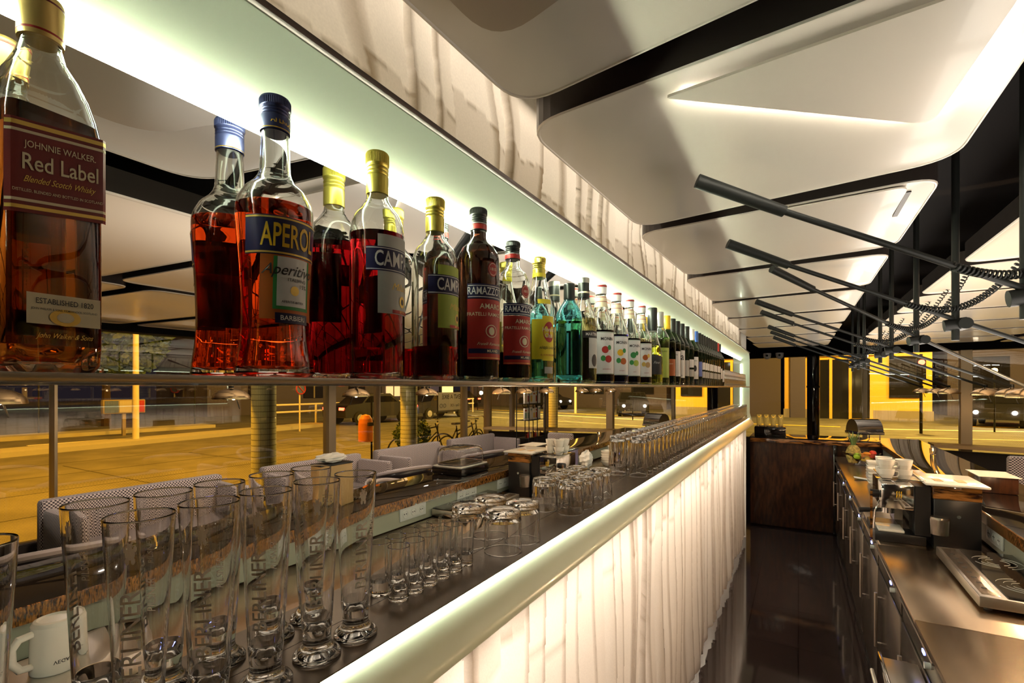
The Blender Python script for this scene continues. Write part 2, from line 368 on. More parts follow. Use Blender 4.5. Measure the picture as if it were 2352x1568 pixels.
# curtains
random.seed(5)
def curtain(name, mtl, x0, z0, z1, amp, seed, label, hem, ragged, dark):
    rnd = random.Random(seed); y = Y0; fold = []
    while y < Y1+.12:
        wd = rnd.uniform(.045, .13); fold.append((y, wd, rnd.uniform(.4, 1), rnd.uniform(-1, 1), rnd.uniform(*hem), rnd.uniform(-.02, .02))); y += wd
    NU = 1500; NV = 60; H = z1-z0; bm = bmesh.new(); lay = bm.verts.layers.float.new('layers'); V = []
    for i in range(NU):
        yy = Y0+(Y1+.08-Y0)*i/(NU-1); col = []
        for j in range(NV):
            t = j/(NV-1); z = z1-H*t; ys = yy+.018*math.sin(yy*17+t*3.1)*t+.012*math.sin(t*9+yy*5)
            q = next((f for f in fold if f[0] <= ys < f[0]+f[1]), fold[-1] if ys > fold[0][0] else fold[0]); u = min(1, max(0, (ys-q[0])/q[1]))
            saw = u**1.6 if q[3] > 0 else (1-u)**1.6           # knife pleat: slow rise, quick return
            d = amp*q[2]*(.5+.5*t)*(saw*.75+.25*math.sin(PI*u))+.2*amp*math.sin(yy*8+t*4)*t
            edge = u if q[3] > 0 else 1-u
            k = (.58 if dark < .3 else .62)*max(0, (edge-.80)/.20)**.6  # darker pleat edges: overlapped cloth together with painted fold shade
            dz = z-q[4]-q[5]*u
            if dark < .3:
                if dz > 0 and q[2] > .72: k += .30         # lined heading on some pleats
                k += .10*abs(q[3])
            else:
                k += .34*(dz < 0)+.25*abs(q[3])**2  # hem tone, then a per-pleat darkening that paints in fold shading
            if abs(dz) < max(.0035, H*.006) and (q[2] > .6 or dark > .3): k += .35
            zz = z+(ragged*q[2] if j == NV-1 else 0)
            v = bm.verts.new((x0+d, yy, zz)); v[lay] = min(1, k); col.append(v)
        V.append(col)
    for i in range(NU-1):
        for j in range(NV-1): bm.faces.new((V[i][j], V[i+1][j], V[i+1][j+1], V[i][j+1]))
    o = bo(name, bm, mtl); tag(o, label, 'curtain'); return o
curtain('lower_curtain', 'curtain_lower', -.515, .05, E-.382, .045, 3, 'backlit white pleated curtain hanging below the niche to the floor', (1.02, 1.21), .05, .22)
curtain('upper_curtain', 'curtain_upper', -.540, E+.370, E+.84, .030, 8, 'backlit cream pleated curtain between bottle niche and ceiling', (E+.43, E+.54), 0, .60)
struct(bo('trim_3', BX(-.80, -.50, 5.99, 6.02, 0, E+.86), 'white_wall'))

# ------------------------------------------------------------------ ceiling panels
def rquad(P, rad, seg=7):
    """rounded polygon outline, P ccw list of (x, y)"""
    out = []; n = len(P)
    for i in range(n):
        p0, p, p1 = Vector(P[i-1]), Vector(P[i]), Vector(P[(i+1) % n]); r = rad[i] if isinstance(rad, (list, tuple)) else rad
        a = (p0-p); b = (p1-p); r_ = min(r, a.length*.48, b.length*.48); a = p+a.normalized()*r_; b = p+b.normalized()*r_
        for k in range(seg+1):
            t = k/seg; q = a*(1-t)**2+p*2*t*(1-t)+b*t*t; out.append((q.x, q.y))
    return out
def dish(P, rad, z=.55):
    o = rquad(P, rad); bm = bmesh.new(); cx = sum(p[0] for p in o)/len(o); cy = sum(p[1] for p in o)/len(o); rings = []
    for s, h in ((1.0, z+.004), (.996, z), (.988, z), (.984, z+.002), (.95, z+.0035), (.88, z+.0038), (.78, z+.004), (.6, z+.004), (.4, z+.004), (.2, z+.004)):
        rings.append([bm.verts.new((cx+(x-cx)*s, cy+(y-cy)*s, E+h)) for x, y in o])
    n = len(o)
    for A, B in zip(rings, rings[1:]):
        for k in range(n): bm.faces.new((A[k], A[(k+1)%n], B[(k+1)%n], B[k]))
    bm.faces.new(rings[-1]); bmesh.ops.recalc_face_normals(bm, faces=bm.faces); return bm
def plate(o, z0, z1):
    bm = bmesh.new(); A = [bm.verts.new((x, y, E+z0)) for x, y in o]; B = [bm.verts.new((x, y, E+z1)) for x, y in o]; n = len(o)
    for k in range(n): bm.faces.new((A[k], A[(k+1)%n], B[(k+1)%n], B[k]))
    bm.faces.new(A[::-1]); bm.faces.new(B); bmesh.ops.recalc_face_normals(bm, faces=bm.faces); return bm
def ceiling_panel(P, label, rad=.09, group=None):
    t = thing('ceiling_panel', label, 'ceiling panel', (0,0,0), 0, group); bo('panel_shell', dish(P, rad), 'panel_lacquer', t); bo('panel_body', plate(rquad(P, rad), .5542, .625), 'panel_side', t, smooth=False); return t
def left_panel(y0): return [(-.505, y0), (.33, y0-.085), (.33, y0+.645), (-.475, y0+.775)]
labs = ['large cream ceiling panel at the top of the photo with a small darker inset plate', 'cream ceiling panel with white light line around its inset plate', 'cream ceiling panel behind the lit one, above the nearest rod tip']
for i, y0 in enumerate((.075, .915, 1.755)):
    t = ceiling_panel(left_panel(y0), labs[i])
    if i == 0:
        o = rquad([(-.42,.15),(.10,.12),(.10,.50),(-.40,.635)], .08); bo('inset_plate', plate(o, .520, .526), 'panel_inset', t)
    if i == 1:
        V = [(-.23,.962),(.27,.900),(.262,1.10),(.242,1.345)]
        o = rquad([(-.215,.935),(.268,.885),(.236,1.305)], [.01,.01,.05]); bo('inset_plate', plate(o, .5385, .5435), 'panel_lacquer', t)
        pts = [(-.19,.962),(.214,1.282),(.229,1.262),(.262,.90)]; bo('led_strip', path_tube([(x, y, E+.5485) for x, y in pts], .003, 6), 'led_warm', t)
    if i == 2:
        o = rquad([(-.05,1.72),(.26,1.69),(.255,2.02)], .04); bo('inset_plate', plate(o, .5440, .5480), 'panel_lacquer', t)
        bo('air_slot', BX(.262, .275, 1.76, 1.99, E+.5500, E+.5530), 'black_plastic', t)
for i in range(3, 9): ceiling_panel(left_panel(1.755+.85*(i-2)), 'cream ceiling panel in the receding row above the niche, beyond the first three', group='receding left ceiling panels')
ceiling_panel(left_panel(-.77), 'cream ceiling panel overhead, nearest of the row above the niche')
for i in range(11):
    y0 = -.43+.85*i
    if i < 9 or True:
        P = [(.62, y0), (1.98, y0-.11), (1.98, y0+.66), (.62, y0+.775)]
        if P[2][1] < FW(1.98)-.15: ceiling_panel(P, 'cream ceiling panel in the row right of the dark channel', .10, 'ceiling panels right of the channel')
    P = [(2.08, y0+.1), (4.02, y0-.05), (4.02, y0+.70), (2.08, y0+.86)]
    if P[2][1] < FW(4.02)-.15: ceiling_panel(P, 'cream ceiling panel in the row over the window seats', .10, 'ceiling panels over the seats')
for k, y in enumerate((.6, 1.6, 2.6, 3.7, 4.8, 5.9)): light('SPOT', 'channel_spot_light', (.82 if k % 2 else .74, y, E+.80), 13, (1,.80,.60), .02, None, (0,0,0), 1.5)
for y in (1.4, 3.2, 5.0, 6.8): light('SPOT', 'seat_spot_light', (3.05, y, E+.53), 38, (1,.84,.70), .03, None, (0,0,0), 2.6)

# ------------------------------------------------------------------ bottles
def sq(r, a, s, z):
    if s <= 0: return r
    n = 2+5*s; c_, s_ = abs(math.cos(a)), abs(math.sin(a))
    return r/((c_**n+s_**n)**(1/n))
def interp(prof, z):
    for a, b in zip(prof, prof[1:]):
        if a[1] <= z <= b[1] and b[1] > a[1]: return a[0]+(b[0]-a[0])*(z-a[1])/(b[1]-a[1])
    return prof[-1][0]
def smooth_prof(pts, step=.004):
    """Catmull style resample of (r, z[, s]) points"""
    out = [pts[0]]
    for i in range(len(pts)-1):
        p0 = pts[max(i-1, 0)]; p1 = pts[i]; p2 = pts[i+1]; p3 = pts[min(i+2, len(pts)-1)]
        n = max(1, min(6, int(math.hypot(p2[0]-p1[0], p2[1]-p1[1])/step)))
        for k in range(1, n+1):
            t = k/n; q = []
            for d in range(len(p1)):
                m1 = (p2[d]-p0[d])*.5*.8; m2 = (p3[d]-p1[d])*.5*.8
                if d == 1: q.append(p1[d]+(p2[d]-p1[d])*t)
                else: q.append((2*t**3-3*t*t+1)*p1[d]+(t**3-2*t*t+t)*m1+(-2*t**3+3*t*t)*p2[d]+(t**3-t*t)*m2)
            out.append(tuple(q))
    return out
def make_bottle(name, label, prof, fill, glass, liquid, cap, labels=(), square=False, n=40, name_extra=None, group=None, loc=(0,0,0), rz=0, wall=.0022):
    """prof: outer radius points from base to lip."""
    t = thing(name, label, 'bottle', loc, rz, group)
    P = smooth_prof(prof) if not square else prof
    shape = sq if square else None
    inn = [tuple([max(p[0]-wall, .002), p[1]]+list(p[2:])) for p in P if p[1] > .007]
    s0 = list(P[0][2:]); base = [tuple([0, .004]+s0), tuple([P[0][0]*.55, .003]+s0), tuple([P[0][0]*.93, 0]+s0)]
    ib = [tuple([0, .011]+s0), tuple([P[0][0]*.6, .009]+s0)]
    out = base+P+[tuple([P[-1][0]-wall, P[-1][1]]+list(P[-1][2:]))]+inn[::-1]+ib[::-1]
    bo('glass', lathe(out, n, shape), glass, t)
    if liquid and fill:
        lp = [tuple([p[0]+.0005]+list(p[1:])) for p in inn if p[1] < fill]
        rr = interp(inn, fill)+.0005; ls = (lp[-1][2],) if len(lp[-1]) > 2 else ()
        bo('liquid', lathe([tuple([0, .0105]+s0), tuple([P[0][0]*.6, .0085]+s0)]+lp+[(rr, fill)+ls, (0, fill)+ls], n, shape), liquid, t)
    if cap:
        r, z0, z1, mt = cap[:4]; ribs = []
        hz = z1-z0; cp = [(r*.9, z0), (r, z0+.001), (r, z0+hz*.44), (r*.93, z0+hz*.47), (r, z0+hz*.51), (r, z0+hz*.53), (r*.93, z0+hz*.56), (r, z0+hz*.60), (r, z0+hz*.62), (r*.93, z0+hz*.65), (r*1.0, z0+hz*.69), (r*1.02, z0+hz*.72), (r*1.02, z1-.003), (r*.98, z1-.0008), (r*.90, z1), (0, z1)]
        if len(cap) > 4 and cap[4] == 'plain': cp = [(r, z0), (r*1.02, z0+.003), (r*1.0, z1-.002), (r*.92, z1), (0, z1)]
        rib = lambda rr, a, s, z: rr*(1+.035*(int(a*48/PI+.01) % 2)) if z > z0+(z1-z0)*.71 and rr > r*1.01 and len(cap) > 4 and cap[4] == 'rib' else rr
        co = bo('cap', lathe([(0, z0)]+cp, 96 if len(cap) > 4 and cap[4] == 'rib' else 32, rib), mt, t)
        for band in cap[5:]:
            b0, b1, bm_ = band; bo('band', lathe([(r*1.012, b0), (r*1.025, b0+.0003), (r*1.025, b1-.0003), (r*1.012, b1)], 32), bm_, co)
    R = lambda z: interp(P, z)
    cur = None
    for lb in labels:
        if lb[0] == 'patch':       # z0, z1, half width (m), material, [offset, centre x, slope]
            _, z0, z1, hw, mt = lb[:5]; of = lb[5] if len(lb) > 5 else .0004; cx = lb[6] if len(lb) > 6 else 0; sl = lb[7] if len(lb) > 7 else 0
            par = t if of < .0005 or cur is None else cur
            def pt(x, z, of=of):
                zz = z+sl*x
                if square: return (flat+of, x, zz) if abs(x) < flat*.9 else (flat+of-(abs(x)-flat*.9)*.9, x, zz)
                r = R(zz)+of; return (r*math.cos(x/r), r*math.sin(x/r), zz)
            if square: flat = R((z0+z1)/2)
            NU, NV = 22, 8
            o = bo('label', grid(NU, NV, lambda i, j: pt(cx-hw+2*hw*i/(NU-1), z0+(z1-z0)*j/(NV-1))), mt, par)
            if par is t: cur = o
        elif lb[0] == 'oval':
            _, zc, cx, rw, rh, mt, of = lb
            if square: flat = R(zc)
            def pt(x, z, of=of):
                if square: return (flat+of, x, z)
                r = R(z)+of; return (r*math.cos(x/r), r*math.sin(x/r), z)
            bm = bmesh.new(); cvt = bm.verts.new(pt(cx, zc)); V = [bm.verts.new(pt(cx+rw*math.cos(2*PI*k/24), zc+rh*math.sin(2*PI*k/24))) for k in range(24)]
            for k in range(24): bm.faces.new((cvt, V[k], V[(k+1)%24]))
            bo('emblem', bm, mt, cur or t)
        elif lb[0] == 'text':      # string, z, size, material, [cx, bold, sx, slope, shear, offset]
            _, s, zc, size, mt = lb[:5]; cx, bold, sx, sl, shr, of = (list(lb[5:])+[0, 0, 1, 0, 0, .0010][len(lb)-5:])
            if square: flat = R(zc)
            def fn(x, y):
                x += cx; z = zc+y+sl*x
                if square: return (flat+of, x, z)
                r = R(z)+of; return (r*math.cos(x/r), r*math.sin(x/r), z)
            bo('lettering', text_bm(bmesh.new(), s, size, fn, bold=bold, sx=sx, shear=shr), mt, cur or t, smooth=False)
    return t
ZS = E+.0101                       # top of the bottle shelf
XB = -.4875
def at(y, x=XB): return (x, y, ZS)
RZ = math.radians(8)
# square whisky bottle, near left
hw = .0385
make_bottle('whisky_bottle', 'tall square whisky bottle with red slanted label and gold cap', 
    [(.0262,.002,.8),(.0282,.006,.9),(.0287,.02,1),(.0287,.172,1),(.0285,.180,.95),(.0268,.192,.8),(.0240,.206,.5),(.0200,.220,.2),(.0150,.232,0),(.0120,.243,0),(.0112,.252,0),(.0112,.272,0)],
    .187, 'bottle_glass', 'whisky', (.0132,.246,.278,'gold','plain',(.249,.251,'ink_red'),(.272,.2735,'ink_maroon')),
    [('patch',.112,.176,.0289,'ink_maroon',.0004,0,.12),('patch',.171,.174,.0288,'ink_gold',.0007,0,.12),('patch',.1665,.1685,.0288,'ink_cream',.0007,0,.12),('patch',.1195,.1215,.0288,'ink_cream',.0007,0,.12),('patch',.1145,.117,.0288,'ink_gold',.0007,0,.12),
     ('text','JOHNNIE WALKER.',.1590,.0066,'ink_cream',.001,.004,.72,.12),('text','Red Label',.1465,.0160,'ink_cream',.001,.010,.70,.12),('text','Blended Scotch Whisky',.1350,.0062,'ink_gold',0,.002,.68,.12,.5),
     ('text','DISTILLED, BLENDED AND BOTTLED IN SCOTLAND',.1270,.0029,'ink_cream',0,.002,.76,.12),
     ('patch',.0345,.0560,.0212,'ink_cream',.0004,.003),('text','ESTABLISHED 1820',.0505,.0054,'ink_black',.003,.003,.75),('text','JOHN WALKER & SONS, KILMARNOCK, SCOTLAND',.0450,.0021,'ink_black',.003,.002,.78),
     ('oval',.0400,.003,.009,.006,'ink_gold',.0009),('oval',.0400,.003,.005,.0035,'ink_cream',.0011),('text','John Walker & Sons',.0265,.0052,'ink_gold',.003,.002,.75,0,.5)],
    square=True, n=64, loc=at(.140, -.4870), rz=math.radians(4))
AP = [(.036,.001),(.0392,.005),(.0385,.012),(.0345,.045),(.0335,.070),(.0345,.100),(.0375,.150),(.0385,.172),(.0375,.185),(.0310,.199),(.0200,.211),(.0158,.220),(.0150,.235),(.0140,.255),(.0132,.272),(.0132,.292)]
make_bottle('aperitif_bottle', 'orange red aperitif bottle with waisted body and dark blue cap', AP, .181, 'bottle_glass', 'orange_red',
    (.0150,.262,.300,'cap_navy','rib',(.264,.2648,'ink_yellow')),
    [('patch',.125,.164,.0500,'ink_navy',.0004),('patch',.161,.1628,.0500,'ink_gold',.0007),('patch',.1262,.128,.0500,'ink_gold',.0007),('text','APEROL',.1435,.0330,'ink_yellow',-.004,.014,.50),
     ('patch',.060,.125,.0330,'ink_orange',.0003),('patch',.070,.1235,.0205,'ink_green',.0007),('patch',.0735,.1235,.0170,'ink_white',.0009),
     ('text','Aperitivo',.1100,.0155,'ink_black',-.004,.006,.95,0,.4,.0013),('text','ITALIANO',.1008,.0048,'ink_black',.004,.003,1,0,0,.0013),('text','15%',.0950,.0060,'ink_black',.011,.003,1,0,0,.0013),
     ('oval',.0900,.001,.0048,.0050,'ink_gold',.0013),('text','APERITIF-BITTER',.0780,.0034,'ink_black',0,.004,1,0,0,.0013),
     ('patch',.0560,.0665,.0185,'ink_navy',.0012),('text','BARBIERI',.0612,.0070,'ink_white',0,.008,1,0,0,.0016),
     ('text','APEROL',.2720,.0085,'ink_yellow',0,.010,.8,0,0,.0018)], loc=at(.330), rz=math.radians(-4))
CP = [(.033,.001),(.0356,.005),(.0358,.02),(.0358,.185),(.0350,.200),(.0300,.217),(.0200,.231),(.0145,.240),(.0135,.252),(.0132,.268),(.0132,.295)]
def campari(fill, liq, lowmat, loc, lab, h=1.0):
    return make_bottle('bitter_bottle', lab, [(r, z*h) for r, z in CP], fill, 'bottle_glass', liq,
      (.0146,.246*h,.303*h,'gold_yellow','rib'),
      [('patch',.085*h,.186*h,.0290,lowmat,.0003),('patch',.139*h,.170*h,.0440,'ink_navy',.0006),('patch',.1675*h,.1685*h,.0440,'ink_white',.0008),('patch',.1405*h,.1415*h,.0440,'ink_white',.0008),('text','CAMPARI',.1540*h,.0275*h,'ink_white',.002,.014,.62),
       ('text','Milano',.1200*h,.0130,'ink_gold',.006,0,1,0,.4),('oval',.1020*h,.008,.0060,.0075,'ink_gold',.0010),('oval',.1020*h,.008,.0030,.0040,'ink_black',.0012),('patch',.0860*h,.0905*h,.0180,'ink_red',.0010,.008),('text','BITTER',.0883*h,.0040,'ink_gold',.008,.003,1,0,0,.0014)], loc=loc, rz=math.radians(2))
campari(.192, 'deep_red', 'ink_silver', at(.479), 'full dark red bitter bottle with gold cap and navy label')
campari(.052, 'deep_red', 'ink_lime', at(.600), 'nearly empty bitter bottle with gold cap, left of the black amaro bottle', .93)
RP = [(.034,.001),(.0368,.005),(.0370,.02),(.0370,.205),(.0355,.220),(.0280,.235),(.0190,.243),(.0145,.250),(.0138,.262),(.0135,.292)]
def amaro(fill, liq, glass, loc, lab, h=1.0):
    return make_bottle('amaro_bottle', lab, [(r*(1 if h == 1 else .93), z*h) for r, z in RP], fill, glass, liq,
      (.0148,.264*h,.3040*h,'cap_black','rib',(.266*h,.275*h,'ink_red'),(.276*h,.277*h,'ink_white')),
      [('patch',.038*h,.140*h,.0400,'ink_red',.0004),('patch',.1405*h,.166*h,.0400,'ink_navy',.0005),('patch',.1620*h,.1632*h,.0390,'ink_white',.0008),('patch',.1430*h,.1442*h,.0390,'ink_white',.0008),
       ('text','RAMAZZOTTI',.1532*h,.0180*h,'ink_white',0,.010,.72),('text','AMARO',.1275*h,.0125*h,'ink_cream',.004,.010),('text','FRATELLI RAMAZZOTTI',.1140*h,.0085*h,'ink_cream',.004,.006),
       ('oval',.0860*h,.004,.0120,.0110,'ink_cream',.0007),('oval',.0860*h,.004,.0105,.0095,'ink_red',.0009),('oval',.0860*h,.004,.0060,.0070,'ink_cream',.0011),('text','Fratelli Ramazzotti',.0640*h,.0070,'ink_cream',.003,0,1,0,.5),
       ('patch',.0480*h,.0560*h,.0380,'ink_navy',.0007),('text','MILANO',.0520*h,.0062,'ink_cream',.006,.006,1,0,0,.0012),('patch',.0400*h,.0408*h,.0390,'ink_gold',.0007),
       ('oval',.1920*h,.007,.0105,.0125,'ink_red',.0005),('oval',.1920*h,.007,.0088,.0105,'ink_cream',.0007),('oval',.1920*h,.007,.0082,.0098,'ink_red',.0008),('text','1815',.1920*h,.0070,'ink_cream',.007,.003,1,0,0,.0011)], loc=loc, rz=math.radians(-25))
amaro(.262, 'black_brown', 'bottle_glass', at(.720), 'full black brown amaro bottle with red label and round seal')
amaro(.058, 'black_brown', 'bottle_glass', at(.840), 'clear nearly empty amaro bottle with red label and dark cap', .91)
make_bottle('rum_bottle', 'clear rum bottle with bright yellow label and gold cap',
    [(.028,.001),(.0305,.005),(.031,.02),(.031,.150),(.0285,.172),(.0210,.200),(.0160,.220),(.0138,.235),(.0130,.262)], .085, 'bottle_glass', 'pale_yellow', (.0142,.226,.272,'gold_yellow','rib',(.228,.237,'ink_lemon')),
    [('patch',.050,.135,.0300,'ink_lemon',.0004),('patch',.047,.142,.0170,'ink_lemon',.0006,.010),('oval',.108,.010,.0150,.0220,'ink_red',.0009),('text','Havana',.1130,.0125,'ink_cream',.009,.012,.9,0,0,.0014),('text','Club',.1000,.0125,'ink_cream',.009,.012,.9,0,0,.0014),
     ('text','AÑEJO 3 AÑOS',.0740,.0070,'ink_black',.008,.008,.9,0,0,.0014),('text','EL RON DE CUBA',.0590,.0048,'ink_red',.008,.003,1,0,0,.0014),('patch',.168,.178,.016,'ink_lemon',.0010),('patch',.020,.034,.012,'ink_grey',.0008,.010)], loc=at(.955), rz=math.radians(-38))
gin = make_bottle('gin_bottle', 'flat sided light blue gin bottle with black cap', [(.0340,.001,.8),(.0360,.005,.9),(.0362,.02,1),(.0362,.160,1),(.0340,.172,.8),(.0250,.188,.5),(.0170,.200,.1),(.0140,.208,0),(.0135,.235,0)], .150, 'blue_glass', 'greenish_water',
    (.0155,.206,.245,'cap_black','plain'), [('patch',.030,.145,.0135,'ink_silver',.0006),('oval',.130,0,.0110,.0140,'ink_blue',.0010),('text','DRY GIN',.085,.0060,'ink_navy',0,.004,.9,0,0,.0014),('text','LONDON',.065,.0060,'ink_navy',0,.004,.9,0,0,.0014)], square=True, n=64, loc=at(1.118), rz=math.radians(22))
gin.scale = (.88, .88, 1)
make_bottle('vermouth_bottle', 'clear vermouth bottle with black cap sleeve, right of the blue gin bottle', [(.030,.001),(.0330,.005),(.0335,.02),(.0335,.150),(.0300,.175),(.0210,.200),(.0155,.222),(.0140,.240),(.0138,.268)], .170, 'bottle_glass', 'pale_yellow',
    (.0150,.222,.277,'cap_black','plain',(.263,.2765,'cap_silver'),(.236,.2405,'ink_cream')), [('patch',.040,.118,.020,'ink_silver',.0004,.010),('patch',.118,.136,.030,'ink_black',.0006),('text','MARTINI',.127,.0110,'ink_white',0,.010,.9,0,0,.0012),('oval',.060,.008,.010,.016,'ink_black',.0008)], loc=at(1.212), rz=math.radians(-28))
MP = [(.033,.001),(.0362,.004),(.0365,.02),(.0365,.150),(.0350,.166),(.0280,.186),(.0210,.206),(.0170,.228),(.0150,.248),(.0145,.272)]
fruit = {'strawberry': ('ink_red','ink_red','ink_green','strawberry'), 'curacao': ('ink_yellow','ink_orange','ink_green','curaçao'), 'coconut': ('ink_green','ink_lime','ink_green','coco'), 'nut': ('ink_orange','box_tan','ink_gold','noisette')}
for k, (fr_, liq, y, lab) in enumerate((('strawberry','black_brown',1.345,'dark syrup bottle with strawberries on its white label'),('curacao','blue_liquid',1.481,'deep blue syrup bottle with orange peel on its white label'),
        ('coconut','black_brown',1.616,'syrup bottle with a palm on its white label, right of the blue syrup'),('nut','black_brown',1.761,'syrup bottle with nuts on its label, last of the white capped four'))):
    a, b, g, nm = fruit[fr_]
    make_bottle('syrup_bottle', lab, MP, .152, 'bottle_glass', liq, (.0158,.256,.283,'cap_white','plain',(.2755,.2805,'ink_red')),
        [('patch',.028,.146,.0290,'ink_white',.0004),('patch',.144,.1448,.0275,'ink_green',.0007),('patch',.029,.0298,.0275,'ink_green',.0007),('text','MONIN',.1260,.0120,'ink_black',.002,.012,.95,0,0,.0011),
         ('oval',.0960,-.004,.010,.010,a,.0008),('oval',.0700,.006,.011,.010,b,.0008),('oval',.1020,.009,.006,.007,g,.0009),('oval',.0720,-.010,.007,.008,g,.0009),('text',nm,.0420,.0055,'ink_red',0,0,1,0,.4,.0011),
         ('patch',.2180,.2500,.0300,'ink_cream',.0004),('patch',.246,.2475,.0300,'ink_red',.0007),('patch',.233,.2345,.0300,'ink_red',.0007)], loc=at(y), rz=math.radians(-46), n=32)
WP = [(.034,.001),(.0370,.004),(.0373,.02),(.0373,.180),(.0350,.196),(.0260,.215),(.0175,.232),(.0150,.250),(.0148,.290)]
def wine(glass, liq, capm, labs, y, lab, h=1.0, capz=.235, group=None):
    return make_bottle('wine_bottle', lab, [(r, z*h) for r, z in WP], .19*h, glass, liq, (.0158, capz*h, .297*h, capm, 'plain'), labs, loc=at(y), rz=math.radians(-52), n=28, group=group)
make_bottle('limoncello_bottle', 'yellow green bottle with black foil neck and black square label', [(.034,.001),(.0385,.005),(.0390,.02),(.0375,.110),(.0300,.150),(.0220,.180),(.0170,.210),(.0160,.240),(.0160,.285)], .150, 'bottle_glass', 'yellow_green', (.0185,.205,.297,'cap_black','plain',(.205,.207,'ink_silver')),
    [('patch',.040,.112,.024,'ink_black',.0004),('text','Fino',.085,.014,'ink_silver',0,0,1,0,.4)], loc=at(1.915), rz=math.radians(-52), n=32)
wine('bottle_glass','pale_yellow','cap_silver',[('patch',.030,.150,.028,'ink_lime',.0004),('text','MILANO',.135,.008,'ink_black',0,.008)],2.035,'clear bottle of yellow liquor with silver cap and olive label')
wine('green_glass','pale_yellow','cap_yellow',[('patch',.040,.110,.026,'ink_orange',.0004),('text','RISERVA',.090,.006,'ink_cream',0,.004)],2.155,'dark wine bottle with bright yellow foil and orange label')
wine('green_glass','pale_yellow','cap_black',[('patch',.040,.150,.028,'ink_white',.0004),('text','vino',.135,.010,'ink_black',0,.004)],2.26,'dark green wine bottle with plain white label and black foil')
wine('dark_glass',None,'cap_black',[('patch',.035,.160,.030,'ink_white',.0004),('text','a',.130,.045,'ink_black',.010,.012),('text','ROSSO',.045,.007,'ink_black',0,.004)],2.355,'black wine bottle whose white label shows a large letter a')
wine('dark_glass',None,'cap_black',[('patch',.045,.120,.028,'ink_grey',.0004)],2.46,'black wine bottle with grey label, right of the letter a label')
wine('green_glass','pale_yellow','cap_white',[('patch',.035,.150,.024,'ink_white',.0004),('text','BIANCO',.130,.008,'ink_black',0,.004),('oval',.09,0,.010,.016,'ink_black',.0008)],2.72,'bright green wine bottle with white cap band')
wine('dark_glass',None,'cap_blue',[('patch',.050,.130,.026,'ink_blue',.0004)],2.83,'dark bottle with blue foil neck and blue label')
wp = wine('dark_glass',None,'cap_black',[('patch',.090,.130,.028,'ink_white',.0004),('patch',.045,.080,.028,'ink_grey',.0004)],2.93,'black wine bottle in the dark row towards the far end of the shelf',group='dark wine bottles at the far end')
for y in (2.58, 3.01, 3.09, 3.17, 3.25, 3.33, 3.41, 3.49, 3.57): dup(wp, at(y), math.radians(-52+6*math.sin(y*40)))
wine('dark_glass',None,'cap_red',[('patch',.050,.120,.026,'ink_white',.0004)],3.655,'black wine bottle with red foil neck, near the stacked glasses')
wine('dark_glass',None,'cap_black',[('patch',.030,.110,.030,'ink_white',.0004)],3.745,'last black wine bottle before the stacked glasses, broad white label')

# ------------------------------------------------------------------ glasses
ZG = E-.3129
def glass_prof_beer():
    o = [(0,.004),(.020,.002),(.0258,0),(.0266,.001),(.0268,.0025),(.0263,.004),(.0240,.007),(.0195,.0105),(.0165,.0145),(.0155,.019),(.0157,.025),(.0172,.040),(.0190,.080),(.0215,.130),(.0240,.170),(.0258,.2035),(.0255,.2045)]
    i = [(.0249,.2035),(.0231,.170),(.0206,.130),(.0180,.080),(.0158,.046),(.0120,.034),(0,.031)]
    return smooth_prof(o[2:], .006)[0:0]+o+i
bp = glass_prof_beer()
bg = thing('beer_glass', 'tall footed beer glass with etched lettering, nearest of the row', 'glass', (-.487, .2037, ZG), math.radians(-38), 'beer glasses')
bo('glass_body', lathe(bp, 48), 'clear_glass', bg)
outer = [(z, r) for r, z in bp[10:16]]
def Rb(z):
    for (z0, r0), (z1, r1) in zip(outer, outer[1:]):
        if z0 <= z <= z1: return r0+(r1-r0)*(z-z0)/(z1-z0)
    return outer[-1][1]
def vtext(x, y):                        # reads upwards
    zz = .105+x; r = Rb(zz)+.0003; a = -y/r; return (r*math.cos(a), r*math.sin(a), zz)
bm = text_bm(bmesh.new(), 'BERLINER', .0200, vtext, bold=.012, sx=.98, space=1.0)
text_bm(bm, 'PILSNER', .0090, lambda x, y: vtext(x+.035, y-.014), sx=.9, shear=.4)
bo('etched_name', bm, 'frost', bg, smooth=False)
def htext(cx, zc):
    def f(x, y):
        zz = zc+y; r = Rb(zz)+.0003; a = cx+x/r; return (r*math.cos(a), r*math.sin(a), zz)
    return f
bm = text_bm(bmesh.new(), '0,3 l', .0080, htext(2.6, .176)); text_bm(bm, 'SAHM', .0050, htext(2.6, .168)); text_bm(bm, '_____', .0055, htext(2.6, .184), bold=.01)
bo('etched_fill_mark', bm, 'frost', bg, smooth=False)
# small bear-like standing figure and skyline etched above the name
bm = bmesh.new(); f = htext(.0, .178)
for (x, y, r, q) in ((0,0,.0035,1.5),(0,.0065,.0022,1),(-.0035,.004,.0012,2.2),(.0035,.004,.0012,2.2),(-.002,-.006,.0015,2.0),(.002,-.006,.0015,2.0),(-.0015,.009,.0009,1),(.0015,.009,.0009,1)):
    c0 = bm.verts.new(f(x, y)); V = [bm.verts.new(f(x+r*math.cos(2*PI*k/14), y+r*q*math.sin(2*PI*k/14))) for k in range(14)]
    for k in range(14): bm.faces.new((c0, V[k], V[(k+1)%14]))
bo('etched_emblem', bm, 'frost', bg, smooth=False)
kids(bg); 
for i, (y, x, lab) in enumerate(((.105,-.500,'beer glass cut off by the left edge of the photo'),(.2615,-.487,'tall footed beer glass with etched lettering, second of the row'),(.3190,-.487,'tall footed beer glass, third of the row'),
        (.383,-.487,'tall footed beer glass, fourth of the row'),(.441,-.487,'tall footed beer glass, last of the row beside the shot glasses'))):
    dup(bg, (x, y, ZG), math.radians((-30,-42,-50,-38,-20)[i]), lab)
